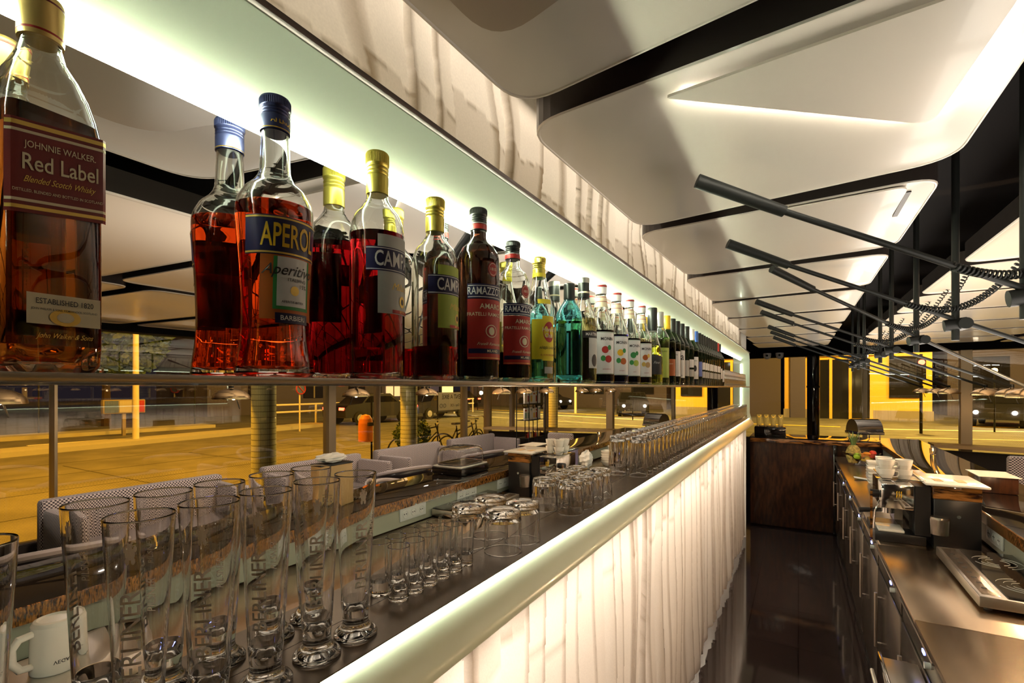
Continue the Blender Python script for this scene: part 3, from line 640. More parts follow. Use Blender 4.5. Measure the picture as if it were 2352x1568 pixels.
sg = bo('shot_glass', lathe([(0,.001),(.0135,0),(.0150,.002),(.0152,.012),(.0160,.050),(.0164,.079),(.0160,.0797),(.0154,.079),(.0148,.050),(.0138,.026),(.0115,.020),(0,.019)], 32), 'clear_glass', loc=(-.511,.545,ZG))
tag(sg, 'small upright shot glass, nearest of the row beside the beer glasses', 'glass', 'shot glasses')
for i, y in enumerate((.5785,.612,.645,.678,.711)):
    o = dup(sg, (-.511, y, ZG)); o['label'] = 'small upright shot glass, %s of the row from the beer glasses' % ('second','third','fourth','fifth','last')[i]
tb = bo('tumbler', lathe([(0,.0805),(.022,.081),(.0330,.080),(.0345,.076),(.0355,.060),(.0362,.020),(.0365,.001),(.0360,0),(.0352,.001),(.0346,.020),(.0335,.058),(.0300,.066),(0,.067)], 40), 'clear_glass', loc=(-.491,.809,ZG))
tag(tb, 'wide clear tumbler turned upside down, left one of the front pair', 'glass', 'upturned tumblers')
dup(tb, (-.491,.886,ZG), label='wide clear tumbler turned upside down, right one of the front pair')
def flute(r, a, s, z): return r*(1-.075*s*abs(math.cos(a*5)))
t2p = [(0,.0805),(.020,.081),(.0290,.080,.2),(.0315,.074,1),(.0325,.045,1),(.0335,.020,.2),(.0337,.001),(.0332,0),(.0324,.001),(.0318,.020),(.0300,.062),(.0260,.070),(0,.071)]
t2 = bo('faceted_tumbler', lathe(t2p, 40, flute), 'clear_glass', loc=(-.494,1.14,ZG)); tag(t2, 'faceted tumbler turned upside down, nearest of the middle cluster', 'glass', 'faceted tumblers')
for y, l in ((1.212,'second of the middle cluster'),(1.284,'third of the middle cluster'),(1.356,'last of the middle cluster')): dup(t2, (-.494, y, ZG), label='faceted tumbler turned upside down, '+l)
hp = [(0,.1395),(.018,.140),(.0285,.139,.2),(.0305,.133,1),(.0318,.085,1),(.0330,.030,.2),(.0335,.001),(.0330,0),(.0322,.001),(.0315,.030),(.0295,.118),(.0250,.127),(0,.128)]
hb = bo('highball_glass', lathe(hp, 30, flute), 'clear_glass', loc=(-.492,1.74,ZG)); tag(hb, 'nearest highball glass at the start of the long upturned row', 'glass', 'long row of upturned highball glasses')
for i in range(1, 57): dup(hb, (-.492+.0015*math.sin(i*7.), 1.74+.0695*i, ZG), label='upturned highball glass in the long row receding along the steel shelf')
st = bo('stacked_tumbler', lathe([(0,.0615),(.018,.062),(.0262,.061,.2),(.0285,.055,1),(.0300,.020,.3),(.0305,.001),(.0300,0),(.0293,.001),(.0285,.020),(.0265,.052),(0,.054)], 28, flute), 'clear_glass', loc=(-.492,3.90,ZS)); tag(st, 'upturned tumbler in the double layer at the far end of the glass shelf', 'glass', 'tumblers at the far end of the glass shelf')
for i in range(1, 26): dup(st, (-.492, 3.90+.0665*i, ZS))
for i in range(25): dup(st, (-.492, 3.933+.0665*i, ZS+.0625))

# ------------------------------------------------------------------ bar counters
bc = thing('guest_bar_counter', 'raised guest bar with black glass top and zebra wood edge', 'bar counter')
bo('counter_top', BX(.772, 1.20, -1.6, 7.25, 1.030, 1.052, bev=.003), 'black_gloss', bc)
bo('wood_edge', BX(.764, .7715, -1.6, 6.52, 1.004, 1.052), 'zebrano', bc, smooth=False)
bo('splash_wall', BX(.780, .80, -1.6, 6.52, .905, 1.0295), 'wall_panel', bc, smooth=False)
bo('front_body', BX(.802, 1.06, -1.6, 7.1, .0, 1.0295), 'dark_wood', bc, smooth=False)
eb = thing('end_bar_counter', 'dark wood end bar closing the aisle under a black glass top', 'bar counter')
bo('front_panel', BX(-.50, .335, 6.58, 6.62, .02, 1.005), 'dark_wood', eb, smooth=False)
bo('side_post', BX(.336, .37, 6.53, 6.60, .02, 1.02, bev=.004), 'black_gloss', eb)
bo('top_edge', BX(-.50, .763, 6.53, 6.548, 1.006, 1.052, bev=.003), 'zebrano', eb)
bo('counter_top', BX(-.52, .7715, 6.549, 7.25, 1.030, 1.052, bev=.003), 'black_gloss', eb)
bo('back_body', BX(-.50, .80, 6.75, 7.1, .02, 1.0295), 'dark_wood', eb, smooth=False)
wt = thing('steel_worktop', 'brushed steel worktop in the lower right corner of the photo', 'worktop')
bo('worktop_plate', BX(.325, .779, -1.6, 2.03, .882, .900, bev=.002), 'steel_top', wt)
bo('worktop_plate', BX(.325, .779, 2.033, 2.92, .882, .900, bev=.002), 'steel_top', wt)
wt2 = thing('steel_worktop', 'far steel worktop carrying the coffee machine, bowls and fruit', 'worktop')
bo('worktop_plate', BX(.345, .779, 2.935, 6.50, .872, .890, bev=.002), 'steel_top', wt2)
def cabinet(y, lab):
    t = thing('under_counter_cabinet', lab, 'cabinet', (.345, y, 0), 0, 'steel cabinets below the worktop')
    bo('carcass', BX(.022, .42, -.31, .31, .10, .865), 'steel_dark', t, smooth=False)
    bo('plinth', BX(.012, .40, -.315, .315, .0, .098), 'black_plastic', t, smooth=False)
    d = bo('door', BX(0, .02, -.305, .305, .115, .745, bev=.003), 'steel_dark', t)
    bm = TB((-.022, .19, .40), (-.022, .19, .66), .007); tube(bm, (-.022, .19, .42), (0, .19, .42), .004); tube(bm, (-.022, .19, .64), (0, .19, .64), .004)
    bo('handle', bm, 'steel_handle', d)
    c = bo('control_panel', BX(.004, .02, -.305, .305, .755, .862, bev=.002), 'steel_dark', t)
    bo('rail', BX(-.012, .003, -.26, .26, .846, .856, bev=.001), 'steel_handle', c)
    bo('knob', TB((-.012, -.16, .80), (.004, -.16, .80), .010), 'white_plastic', c)
    bo('status_light', BX(.001, .0035, -.08, -.05, .795, .805), 'blue_light', c, smooth=False)
    return t
cb = cabinet(-.5, 'steel cabinet under the worktop, one of a row with vertical bar handles')
for i in range(1, 11): dup(cb, (.345, -.5+.65*i, 0))
dr = thing('open_drawer', 'open steel drawer below the worktop at the bottom edge of the photo', 'drawer', (.30, 1.92, .74))
bo('drawer_box', BX(-.055, .04, -.15, .15, -.06, .0, bev=.003), 'steel_handle', dr); bo('drawer_front', BX(-.068, -.056, -.16, .16, -.09, .012, bev=.003), 'chrome', dr); bo('handle', TB((-.088, -.10, -.03), (-.088, .10, -.03), .006), 'steel_handle', dr)
# sockets
def socket(y, lab):
    t = thing('socket_strip', lab, 'power socket', (.7795, y, .968), 0, 'white socket strips under the bar edge')
    bo('cover_plate', BX(-.008, 0, -.105, .105, -.036, .036, bev=.003), 'white_plastic', t)
    for k in (-1, 0, 1):
        s_ = bo('socket', path_tube([(-.0085, k*.066+.019*math.cos(a*PI/10), .019*math.sin(a*PI/10)) for a in range(20)], .0022, 6, True), 'white_plastic', t)
        bm = bmesh.new()
        for q in (-1, 1): tube(bm, (-.0095, k*.066+q*.008, 0), (-.008, k*.066+q*.008, 0), .003)
        bo('pin_hole', bm, 'ink_black', s_)
    return t
s0 = socket(1.45, 'white triple socket strip mirrored behind the beer glasses')
for y, l in ((2.07, 'white triple socket strip mirrored right of the last beer glass'), (2.58, 'white triple socket strip mirrored above the upturned tumblers'), (3.05, 'white socket strip mirrored in the dark recess')): dup(s0, (.7795, y, .968), label=l)

# ------------------------------------------------------------------ things on the worktop
hob = thing('induction_hob', 'double induction hob with black glass and steel control strip', 'hob', (.655, 2.52, .901))
bo('housing', BX(-.13, .115, -.30, .30, .012, .050, bev=.004), 'steel_handle', hob)
gl = bo('glass_plate', BX(-.055, .113, -.29, .29, .0505, .054), 'black_gloss', hob, smooth=False)
for yy in (-.14, .14):
    bm = bmesh.new()
    for r in (.035, .055, .075):
        for a0 in (0, PI*.55, PI*1.1, PI*1.6):
            pts = [(.029+r*math.cos(a0+k*.14), yy+r*math.sin(a0+k*.14), .0545) for k in range(9)]
            t_ = path_tube(pts, .0009, 4); me = bpy.data.meshes.new('x'); t_.to_mesh(me); t_.free(); bm.from_mesh(me); bpy.data.meshes.remove(me)
    bo('ring_marking', bm, 'ink_silver', gl)
for k in range(8): bo('touch_key', BX(-.102, -.088, -.215+k*.058, -.203+k*.058, .0502, .0507), 'ink_black', hob, smooth=False)
bo('control_strip', BX(-.118, -.070, -.28, .28, .0500, .0502), 'steel_dark', hob, smooth=False)
for x_ in (-.10, .09):
    for y_ in (-.27, .27): bo('foot', TB((x_, y_, 0), (x_, y_, .013), .012), 'black_plastic', hob)
# espresso machine
em = thing('espresso_machine', 'steel espresso machine with black side panel and orange claw mark', 'coffee machine', (.43, 3.20, .8905))
bo('base_tray', BX(-.10, .10, -.17, .16, 0, .045, bev=.004), 'black_plastic', em)
bo('back_column', BX(.02, .105, -.10, .16, .0455, .24), 'black_gloss', em, smooth=False)
h_ = bo('head_housing', BX(-.075, .055, -.17, .16, .165, .285, bev=.004), 'chrome', em)
bo('black_side_panel', BX(.0555, .115, -.175, .16, .05, .285), 'black_plastic', em, smooth=False)
bm = bmesh.new()
for k in (-1, 0, 1):
    x = -.005+k*.0085
    pts = [(x-.002, .250), (x+.003, .254), (x+.002, .240), (x+.0035, .232), (x+.001, .222), (x+.0008, .214), (x-.0018, .226), (x-.0005, .238)]
    bm.faces.new([bm.verts.new((px, -.1712, pz)) for px, pz in pts])
bo('claw_mark', bm, 'ink_yellow', h_, smooth=False); bo('mark_underline', BX(-.025, .015, -.1714, -.1706, .207, .2085), 'ink_silver', h_, smooth=False)
bo('brew_group', TB((-.04, -.09, .165), (-.04, -.09, .13), .030), 'chrome', em)
bo('portafilter', TB((-.04, -.09, .142), (-.16, -.10, .130), .010, .013), 'black_plastic', em)
bo('steam_wand', path_tube([(-.08,-.16,.20),(-.10,-.17,.15),(-.105,-.17,.06)], .004), 'chrome', em)
bo('knob', TB((-.078, -.12, .225), (-.115, -.12, .225), .020), 'black_plastic', em)
bo('cup_rail', path_tube([(-.07,-.165,.31),(.10,-.165,.31),(.10,.155,.31),(-.07,.155,.31)], .003, 6, True), 'chrome', em)
bo('drip_cover', BX(-.085, .02, -.155, -.02, .0455, .058, bev=.003), 'porcelain', em)
bo('side_strut', BX(-.118, -.108, -.16, -.15, -.0, .24), 'zebrano', em, smooth=False)
gm = thing('till_box', 'tall dark box with copper brown band and white tray on top', 'bar appliance', (.612, 3.14, .8905))
bo('lower_body', BX(-.060, .110, -.13, .15, 0, .235, bev=.004), 'black_plastic', gm)
bo('copper_band', BX(-.062, .112, -.132, .152, .2355, .300, bev=.003), 'zebrano', gm)
bo('tray', BX(-.095, .135, -.16, .18, .3005, .312, bev=.004), 'porcelain', gm)
bm = bmesh.new()
for q in (-.03, .055): box(bm, q-.016, q+.016, -.08, .0, .3122, .3135)
bo('tray_slot', bm, 'box_tan', gm, smooth=False)
bo('hopper', lathe([(0,.07),(.035,.08),(.038,.15),(.036,.16),(0,.16)], 24, off=(-.045,-.17,0)), 'steel_dark', gm); bo('lock', TB((.03, -.134, .16), (.03, -.129, .16), .008), 'chrome', gm)
bx = thing('napkin_box', 'purple grey lidded box standing behind the white tray', 'box', (.545, 3.62, .8905)); bo('box_body', BX(-.07, .07, -.08, .08, 0, .265, bev=.003), 'purple_box', bx); bo('lid', BX(-.075, .075, -.085, .085, .2655, .275, bev=.003), 'black_plastic', bx)
cupm = lathe([(0,.001),(.020,0),(.024,.006),(.033,.030),(.037,.055),(.0365,.057),(.035,.055),(.030,.028),(.018,.008),(0,.007)], 24)
cu = thing('coffee_cup', 'white coffee cup in the stack on top of the coffee machine', 'cup', (.39, 3.15, 1.1790), 0, 'white cups on the coffee machine'); bo('cup_body', cupm, 'porcelain', cu)
bo('handle', path_tube([(.032,0,.045),(.048,0,.045),(.052,0,.032),(.045,0,.018),(.028,0,.016)], .004, 6), 'porcelain', cu)
for dx, dy, dz in ((.075,.02,0),(.0,.09,0),(.08,.10,0),(.0,.0,.048),(.075,.02,.048),(.0,.09,.048)): dup(cu, (.39+dx, 3.15+dy, 1.1790+dz), rz=dx*20)
bw = bo('square_bowl', lathe([(0,.002),(.04,0),(.052,.010),(.072,.040),(.074,.052),(.071,.052),(.050,.014),(0,.009)], 32, lambda r, a, s, z: sq(r, a, .5, z)), 'porcelain', loc=(.53, 4.62, .8905)); tag(bw, 'white square bowl in the two stacks on the far worktop', 'bowl', 'stacked white bowls')
for k in range(1, 5): dup(bw, (.53, 4.62, .8905+.024*k))
for k in range(6): dup(bw, (.545, 4.86, .8905+.024*k))
nk = bo('folded_napkin', BX(-.05, .05, -.04, .04, 0, .004, mtx=Matrix.Rotation(.12, 4, 'Y')), 'cloth_white', loc=(.45, 4.98, .897)); tag(nk, 'pink white napkin lying left of the bowls', 'napkin')
def crumple(n, sx, sy, sz, seed):
    rnd = random.Random(seed); ph = [rnd.uniform(0, 6) for _ in range(8)]
    def f(i, j):
        a = 2*PI*i/n; t = j/(n//2-1)*PI; r = 1+.13*math.sin(3*a+ph[0]+t)+.09*math.sin(7*a+ph[1])*math.sin(3*t+ph[2])+.07*math.sin(11*t+ph[3]+2*a)
        return (sx*r*math.sin(t)*math.cos(a), sy*r*math.sin(t)*math.sin(a), sz*(1-math.cos(t)*r))
    return grid(n, n//2, f, True)
cl = bo('bar_cloth', crumple(40, .055, .09, .075, 4), 'cloth_white', loc=(.66, 4.35, .902)); tag(cl, 'white crumpled cloth beside the bowls', 'cloth')
# fruit bowl
fb = bo('fruit_bowl', lathe([(0,.003),(.05,0),(.06,.006),(.12,.055),(.155,.110),(.158,.118),(.153,.116),(.115,.058),(.055,.012),(0,.009)], 40), 'clear_glass', loc=(.54, 5.95, .8905)); tag(fb, 'clear glass fruit bowl on the far worktop', 'bowl')
pa = thing('pineapple', 'pineapple standing in the glass fruit bowl', 'pineapple', (.47, 5.90, .903), 0); pa.scale = (1.15, 1.15, 1.25)
bo('fruit_body', lathe([(0,.0),(.035,.006),(.050,.04),(.054,.08),(.046,.12),(.028,.142),(0,.148)], 28, lambda r, a, s, z: r*(1+.06*math.sin(a*8+z*120)*math.sin(a*8-z*120))), 'pineapple_skin', pa)
bm = bmesh.new()
for k in range(22):
    a = k*2.4; le = .07+.06*(k % 5)/5; lean = .5-.4*k/22; d = Vector((math.cos(a), math.sin(a), 0)); pr = Vector((-math.sin(a), math.cos(a), 0))
    p = [Vector((0,0,.14))+d*.012, Vector((0,0,.14+le*.6))+d*(.012+le*.35*lean*1.5), Vector((0,0,.14+le))+d*(.012+le*lean*1.6)]
    v = [bm.verts.new(p[0]-pr*.008), bm.verts.new(p[0]+pr*.008), bm.verts.new(p[1]+pr*.006), bm.verts.new(p[1]-pr*.006), bm.verts.new(p[2])]
    bm.faces.new((v[0], v[1], v[2], v[3])); bm.faces.new((v[3], v[2], v[4]))
bo('leaf_crown', bm, 'pineapple_leaf', pa)
def fruit_(name, lab, x, y, z, r, mt, cat):
    o = bo(name, lathe([(0,-r*.93),(r*.4,-r*.9),(r*.8,-r*.6),(r,0),(r*.85,r*.55),(r*.45,r*.85),(r*.12,r*.80),(0,r*.74)], 20), mt, loc=(x, y, z)); tag(o, lab, cat); return o
fruit_('lime', 'bright green lime in front of the pineapple', .495, 5.83, .985, .033, 'lime_skin', 'fruit')
fruit_('orange', 'orange in the middle of the fruit bowl', .58, 5.93, .985, .038, 'orange_skin', 'fruit'); fruit_('orange', 'orange behind the lime, touching the pineapple', .535, 5.92, .975, .033, 'orange_skin', 'fruit')
fruit_('tomato', 'red round fruit on top at the right of the bowl', .635, 5.99, 1.000, .033, 'red_skin', 'fruit'); fruit_('tomato', 'red round fruit low at the right rim of the bowl', .625, 5.90, .975, .030, 'red_skin', 'fruit')
fruit_('apple', 'yellow red apple at the bottom front of the bowl', .575, 5.84, .960, .033, 'apple_skin', 'fruit')
bn = bo('banana', path_tube([(.50+.02*k, 5.86-.01*math.sin(k*.6)*3, .950+.004*(k-3)**2*.4) for k in range(7)], [.004,.011,.014,.015,.014,.011,.004], 8), 'banana_skin'); tag(bn, 'banana lying in the front of the fruit bowl', 'fruit')
# things on the end bar and guest bar
ZB = 1.0525
rt = thing('roll_top_warmer', 'polished chrome roll top food warmer on the far bar corner', 'food warmer', (.66, 6.98, ZB), math.radians(25)); rt.scale = (.8, .8, .95)
bm = bmesh.new(); n = 28
for sx in (-.16, .16): pass
bm = grid(2, n, lambda i, j: ((-.17, .17)[i], .15*math.cos(PI*j/(n-1)), .10+.15*math.sin(PI*j/(n-1))))
bo('roll_cover', bm, 'chrome', rt)
for sx in (-.17, .17):
    b2 = bmesh.new(); b2.faces.new([b2.verts.new((sx, .15*math.cos(PI*j/(n-1)), .10+.15*math.sin(PI*j/(n-1)))) for j in range(n)]); bo('end_cover', b2, 'chrome', rt, smooth=False)
bo('water_pan', BX(-.18, .18, -.16, .16, .065, .0995, bev=.006), 'chrome', rt); bo('handle', path_tube([(-.05,-.165,.11),(-.05,-.195,.115),(.05,-.195,.115),(.05,-.165,.11)], .005), 'black_plastic', rt)
for sx in (-.14, .14):
    for sy in (-.12, .12): bo('leg', TB((sx, sy, 0), (sx, sy, .066), .008), 'chrome', rt)
tr = bo('glass_tray', BX(-.17, .17, -.10, .10, 0, .12, bev=.01), 'black_gloss', loc=(-.30, 6.85, ZB)); tag(tr, 'black block carrying tall glasses beside the niche end', 'tray')
tg = bo('tall_glass', lathe([(0,.001),(.022,0),(.026,.004),(.030,.15),(.029,.151),(.028,.148),(.022,.014),(0,.011)], 24), 'clear_glass', loc=(-.42, 6.80, ZB+.1205)); tag(tg, 'tall glass standing on the black block by the niche end', 'glass', 'tall glasses on the black block')
for k in range(1, 4): dup(tg, (-.42+.078*k, 6.80, ZB+.1205))
nb = thing('napkin_holder', 'tan box on the guest bar, seen in the mirror with a white cloth on it', 'box', (1.01, 1.72, ZB)); bo('holder_body', BX(-.05, .05, -.09, .09, 0, .205, bev=.004), 'box_tan', nb); bo('dark_rim', BX(-.052, .052, -.092, .092, .2055, .214, bev=.002), 'black_plastic', nb)
cl2 = bo('bar_towel', crumple(44, .055, .085, .022, 9), 'cloth_white', loc=(1.01, 1.72, ZB+.216)); tag(cl2, 'rolled white towel lying on the tan box', 'cloth')
cd_ = thing('cake_display', 'clear domed cake display on the guest bar, seen in the mirror', 'cake display', (1.02, 2.85, ZB))
bo('display_base', BX(-.13, .13, -.17, .17, 0, .05, bev=.01), 'black_gloss', cd_); bo('tray', BX(-.12, .12, -.16, .16, .0505, .060, bev=.002), 'porcelain', cd_)
dome = grid(24, 16, lambda i, j: (.115*max(-1, min(1, 1.25*math.cos(2*PI*i/24)))*(1-.35*(j/15)**3)*(1 if j < 15 else .2), .155*max(-1, min(1, 1.25*math.sin(2*PI*i/24)))*(1-.35*(j/15)**3)*(1 if j < 15 else .2), .061+.12*math.sin(PI/2*j/15)), True)
do = bo('clear_dome', dome, 'clear_glass', cd_); sm = do.modifiers.new('s', 'SOLIDIFY'); sm.thickness = .003
mb = thing('serving_box', 'dark serving box with a menu card on top, mirrored above the tumblers', 'box', (.98, 3.9, ZB)); bo('box_body', BX(-.08, .08, -.12, .12, 0, .09, bev=.004), 'dark_wood', mb); bo('menu_card', BX(-.09, .09, -.13, .13, .0905, .094), 'paper', mb, smooth=False)
mt_ = thing('mug_tray', 'low dark tray on the worktop under the upturned mug', 'tray', (.50, .47, .901)); bo('tray_base', BX(-.12, .12, -.16, .16, 0, .070, bev=.008), 'steel_handle', mt_)
mg = thing('upturned_mug', 'large white mug turned upside down, seen mirrored at the lower left', 'mug', (.50, .475, .9715), math.radians(-100))
bo('mug_body', lathe([(0,.118),(.030,.118),(.034,.122),(.040,.120),(.045,.112),(.0465,.06),(.047,.002),(.046,0),(.0435,.002),(.043,.06),(.041,.108),(0,.112)], 40), 'porcelain', mg)
bo('handle', path_tube([(.045,0,.100),(.070,0,.098),(.083,0,.080),(.082,0,.050),(.068,0,.028),(.046,0,.024)], [.008,.009,.009,.009,.009,.008], 12), 'porcelain', mg)
def mugt(x, y): a = -1.35+x/.047; return (.0474*math.cos(a), .0474*math.sin(a), .030+y)
bo('lettering', text_bm(bmesh.new(), 'VEGA', .012, lambda x, y: mugt(-x, -y), bold=.01), 'ink_black', mg, smooth=False)

tl_ = thing('tea_light', 'small glowing tea light on the guest bar, mirrored above the highball row', 'candle', (1.05, 5.75, ZB)); bo('holder', lathe([(0,.002),(.022,0),(.026,.05),(.024,.05),(.020,.006),(0,.005)], 20), 'clear_glass', tl_); bo('flame', lathe([(0,.022),(.005,.03),(.004,.042),(0,.055)], 10), 'lamp_head', tl_)
# ------------------------------------------------------------------ rod lamps
def make_lamp(y, lab):
    t = thing('rod_lamp', lab, 'pendant lamp', (.46, y, E), 0, 'black counterweight rod lamps with brass domes')
    tip = Vector((-.67, -.356, .282)); J = Vector((0, 0, .214)); d = (tip-Vector((0,0,0))); T = J+Vector((-.67, -.356, .282)); D_ = J+Vector((.575, .305, -.205))
    bo('stem', TB((0, 0, .16), (0, 0, .86), .011), 'black_metal', t)
    bo('balance_rod', TB(T.lerp(J, .27), D_, .0075), 'black_metal', t); bo('counterweight', TB(T, T.lerp(J, .27), .0165, .0135, 20), 'black_metal', t)
    bm = TB(J+Vector((-.03,.0,-.004)), J+Vector((.03,.0,.004)), .020, n=16); tube(bm, J+Vector((.02,-.035,.0)), J+Vector((.02,.035,0)), .019, n=16); bo('clamp_joint', bm, 'black_metal', t)
    H = D_+Vector((.01, .005, -.012))
    R_ = .075; pr = [(.006, H.z+.006)]+[(R_*math.sin(a), H.z-.0+R_*.62*(math.cos(a)-1)) for a in [PI/2*k/10 for k in range(1, 11)]]
    sh_ = bo('lamp_shade', lathe([(r, z, 0) for r, z in pr]+[(R_-.0015, pr[-1][1])]+[(max(r-.002, .004), z-.002) for r, z in pr[::-1][1:]], 32, off=(H.x, H.y, 0)), 'brass', t)
    bo('bulb', lathe([(0,-.014),(.010,-.010),(.014,0),(.010,.010),(0,.014)], 12, off=(H.x, H.y, H.z-.030)), 'bulb', sh_)
    bo('shade_neck', TB(H+Vector((0,0,-.004)), H+Vector((0,0,.022)), .010), 'black_metal', t)
    bo('pointer_rod', TB(D_, D_+Vector((.03,-.02,-.10)), .0025), 'black_metal', t)
    # coiled cable hanging from the rod up to the ceiling channel
    A = J.lerp(T, .22)+Vector((0,0,.01)); B = Vector((.42, .20, .80)); pts = []; n_ = 62*8
    def cat(s):
        p = A.lerp(B, s); p.z -= .42*math.sin(PI*min(1, s*1.0))**1.0*(1-s)**.35*.55; return p
    for i in range(n_+1):
        s = i/n_; p = cat(s); q = (cat(min(1, s+.01))-cat(max(0, s-.01))).normalized(); u_ = q.cross(Vector((0,0,1))).normalized(); v_ = u_.cross(q); an = i/8*2*PI
        pts.append(p+(u_*math.cos(an)+v_*math.sin(an))*.0095)
    bo('coiled_cable', path_tube(pts, .0028, 5), 'black_metal', t)
    return t
ly = [.20, .92, 1.60, 2.196, 2.836, 3.52, 3.97, 4.87, 5.31, 5.86]
la = make_lamp(2.196, 'black rod lamp with the second highest rod tip')
names = {1.60: 'black rod lamp whose rod tip is the highest and thickest in the photo', 2.836: 'black rod lamp with the third highest rod tip'}
for y in ly[2:]:
  if y != 2.196: dup(la, (.46, y, E), .26 if y == 2.836 else 0, label=names.get(y, 'thin black rod lamp in the receding cluster over the bar'))
for y, l in ((.20, 'turned rod lamp whose brass dome is mirrored at the left picture edge'), (.92, 'turned rod lamp mirrored behind the orange aperitif bottle')): dup(la, (.46+1.17, y+.61, E), PI, l)
for y in ly: light('POINT', 'lamp_bulb_light', (.46+.585, y+.31, E-.040), 15, (1, .66, .36), .012)
for k, x in enumerate((-.44, -.26)):
    s_ = thing('security_camera', ('small white dome camera on the dark beam, left one beside the niche', 'small white dome camera on the dark beam, right one')[k], 'security camera', (x, FW(x)-.30, E+.53))
    bo('camera_dome', lathe([(0,-.07),(.03,-.062),(.052,-.035),(.058,0),(.058,.03),(0,.03)], 24), 'white_plastic', s_); bo('lens', TB((0,-.075,-.01), (0,-.045,-.01), .018), 'black_plastic', s_)

# ------------------------------------------------------------------ window seats, tables and tub chairs
def sofa(loc, lab):
    t = thing('checked_sofa', lab, 'sofa', loc, 0, 'checked sofas along the windows')
    bo('seat_base', BX(-.70, 0, 0, 1.35, .10, .36, bev=.02), 'leather', t); bo('seat_cushion', BX(-.68, -.12, .09, 1.26, .365, .46, bev=.03), 'sofa_base', t)
    bo('backrest', BX(-.115, 0, 0, 1.35, .365, .80, bev=.03), 'houndstooth', t)
    for y in (0, 1.265): bo('armrest', BX(-.66, -.12, y, y+.085, .365, .74, bev=.03), 'houndstooth', t)
    for y in (.06, 1.29):
        for x in (-.64, -.06): bo('leg', TB((x, y, 0), (x, y, .10), .015), 'black_metal', t)
    return t
sf = sofa((3.95, 1.41, 0), 'black and white checked sofa, nearest in the mirror behind the beer glasses')
for y, l in ((3.19, 'checked sofa mirrored left of the tan box'), (4.82, 'grey checked sofa mirrored between tan box and cake display'), (6.44, 'far checked sofa mirrored behind the cake display')): dup(sf, (3.95, y, 0), label=l)
def tub(loc, rz, lab):
    t = thing('tub_chair', lab, 'chair', loc, rz, 'black leather tub chairs'); n = 40
    def prof(i, j):
        a = PI*.08+(2*PI-PI*.16)*i/(n-1); back = .5-.5*math.cos(a); top = .58+.17*back; z = .30+(top-.30)*j/7; r = .27+.055*j/7
        return (r*math.cos(a), r*math.sin(a), z)
    o = bo('shell', grid(n, 8, prof), 'leather', t); sd = o.modifiers.new('s', 'SOLIDIFY'); sd.thickness = .035
    rim = []
    for i in range(n):
        a = PI*.08+(2*PI-PI*.16)*i/(n-1); back = .5-.5*math.cos(a); rim.append((.318*math.cos(a), .318*math.sin(a), .59+.17*back))
    bo('rim', path_tube(rim, .024, 8), 'leather_trim', t)
    bo('seat', lathe([(0,.34),(.26,.34),(.285,.37),(.27,.42),(.20,.435),(0,.44)], 32), 'leather', t)
    for a in (45, 135, 225, 315): bo('leg', TB((.2*math.cos(math.radians(a)), .2*math.sin(math.radians(a)), 0), (.17*math.cos(math.radians(a)), .17*math.sin(math.radians(a)), .34), .012), 'black_metal', t)
    return t
tc_ = tub((2.22, 1.90, 0), PI*.0, 'black leather tub chair with pale rim, nearest in the mirror')
for x, y, r, l in ((2.72,1.15,.2,'black tub chair with pale rim mirrored at the left picture edge'),(2.10,3.50,2.7,'black tub chair mirrored right of the last beer glass'),(2.90,4.30,.3,'black tub chair mirrored in front of the second sofa'),
                   (2.90,5.95,0.3,'black tub chair mirrored below the grey sofa'),(1.75,4.3,2.8,'black tub chair mirrored behind the cake display'),(1.75,5.6,2.8,'far black tub chair mirrored beside the magazine rack'),(1.75,7.3,2.4,'far black tub chair nearest the brown sill')):
    dup(tc_, (x, y, 0), r, l)
def table(loc, lab):
    t = thing('low_table', lab, 'table', loc, 0, 'dark tables between the seats'); bo('table_top', BX(-.30, .30, -.38, .38, .60, .625, bev=.006), 'black_gloss', t)
    bo('column', TB((0,0,.02), (0,0,.60), .035), 'black_metal', t); bo('foot_plate', lathe([(0,0),(.22,0),(.22,.012),(0,.02)], 32), 'black_metal', t); return t
tb_ = table((2.85, 2.72, 0), 'dark square table mirrored left of the tan box')
for y, l in ((5.12,'dark square table mirrored behind the cake display'),(7.0,'dark square table before the magazine rack')): dup(tb_, (2.50, y, 0), label=l)
hc = thing('high_back_chair', 'checked high back chair at the right picture edge', 'chair', (1.98, 6.65, 0)); bo('backrest', BX(-.20, .20, -.05, .05, .45, .98, bev=.03), 'houndstooth', hc); bo('seat', BX(-.21, .21, -.45, -.055, .42, .50, bev=.03), 'sofa_base', hc)
for x in (-.18, .18):
    for y in (-.42, .02): bo('leg', TB((x, y, 0), (x, y, .45), .012), 'black_metal', hc)
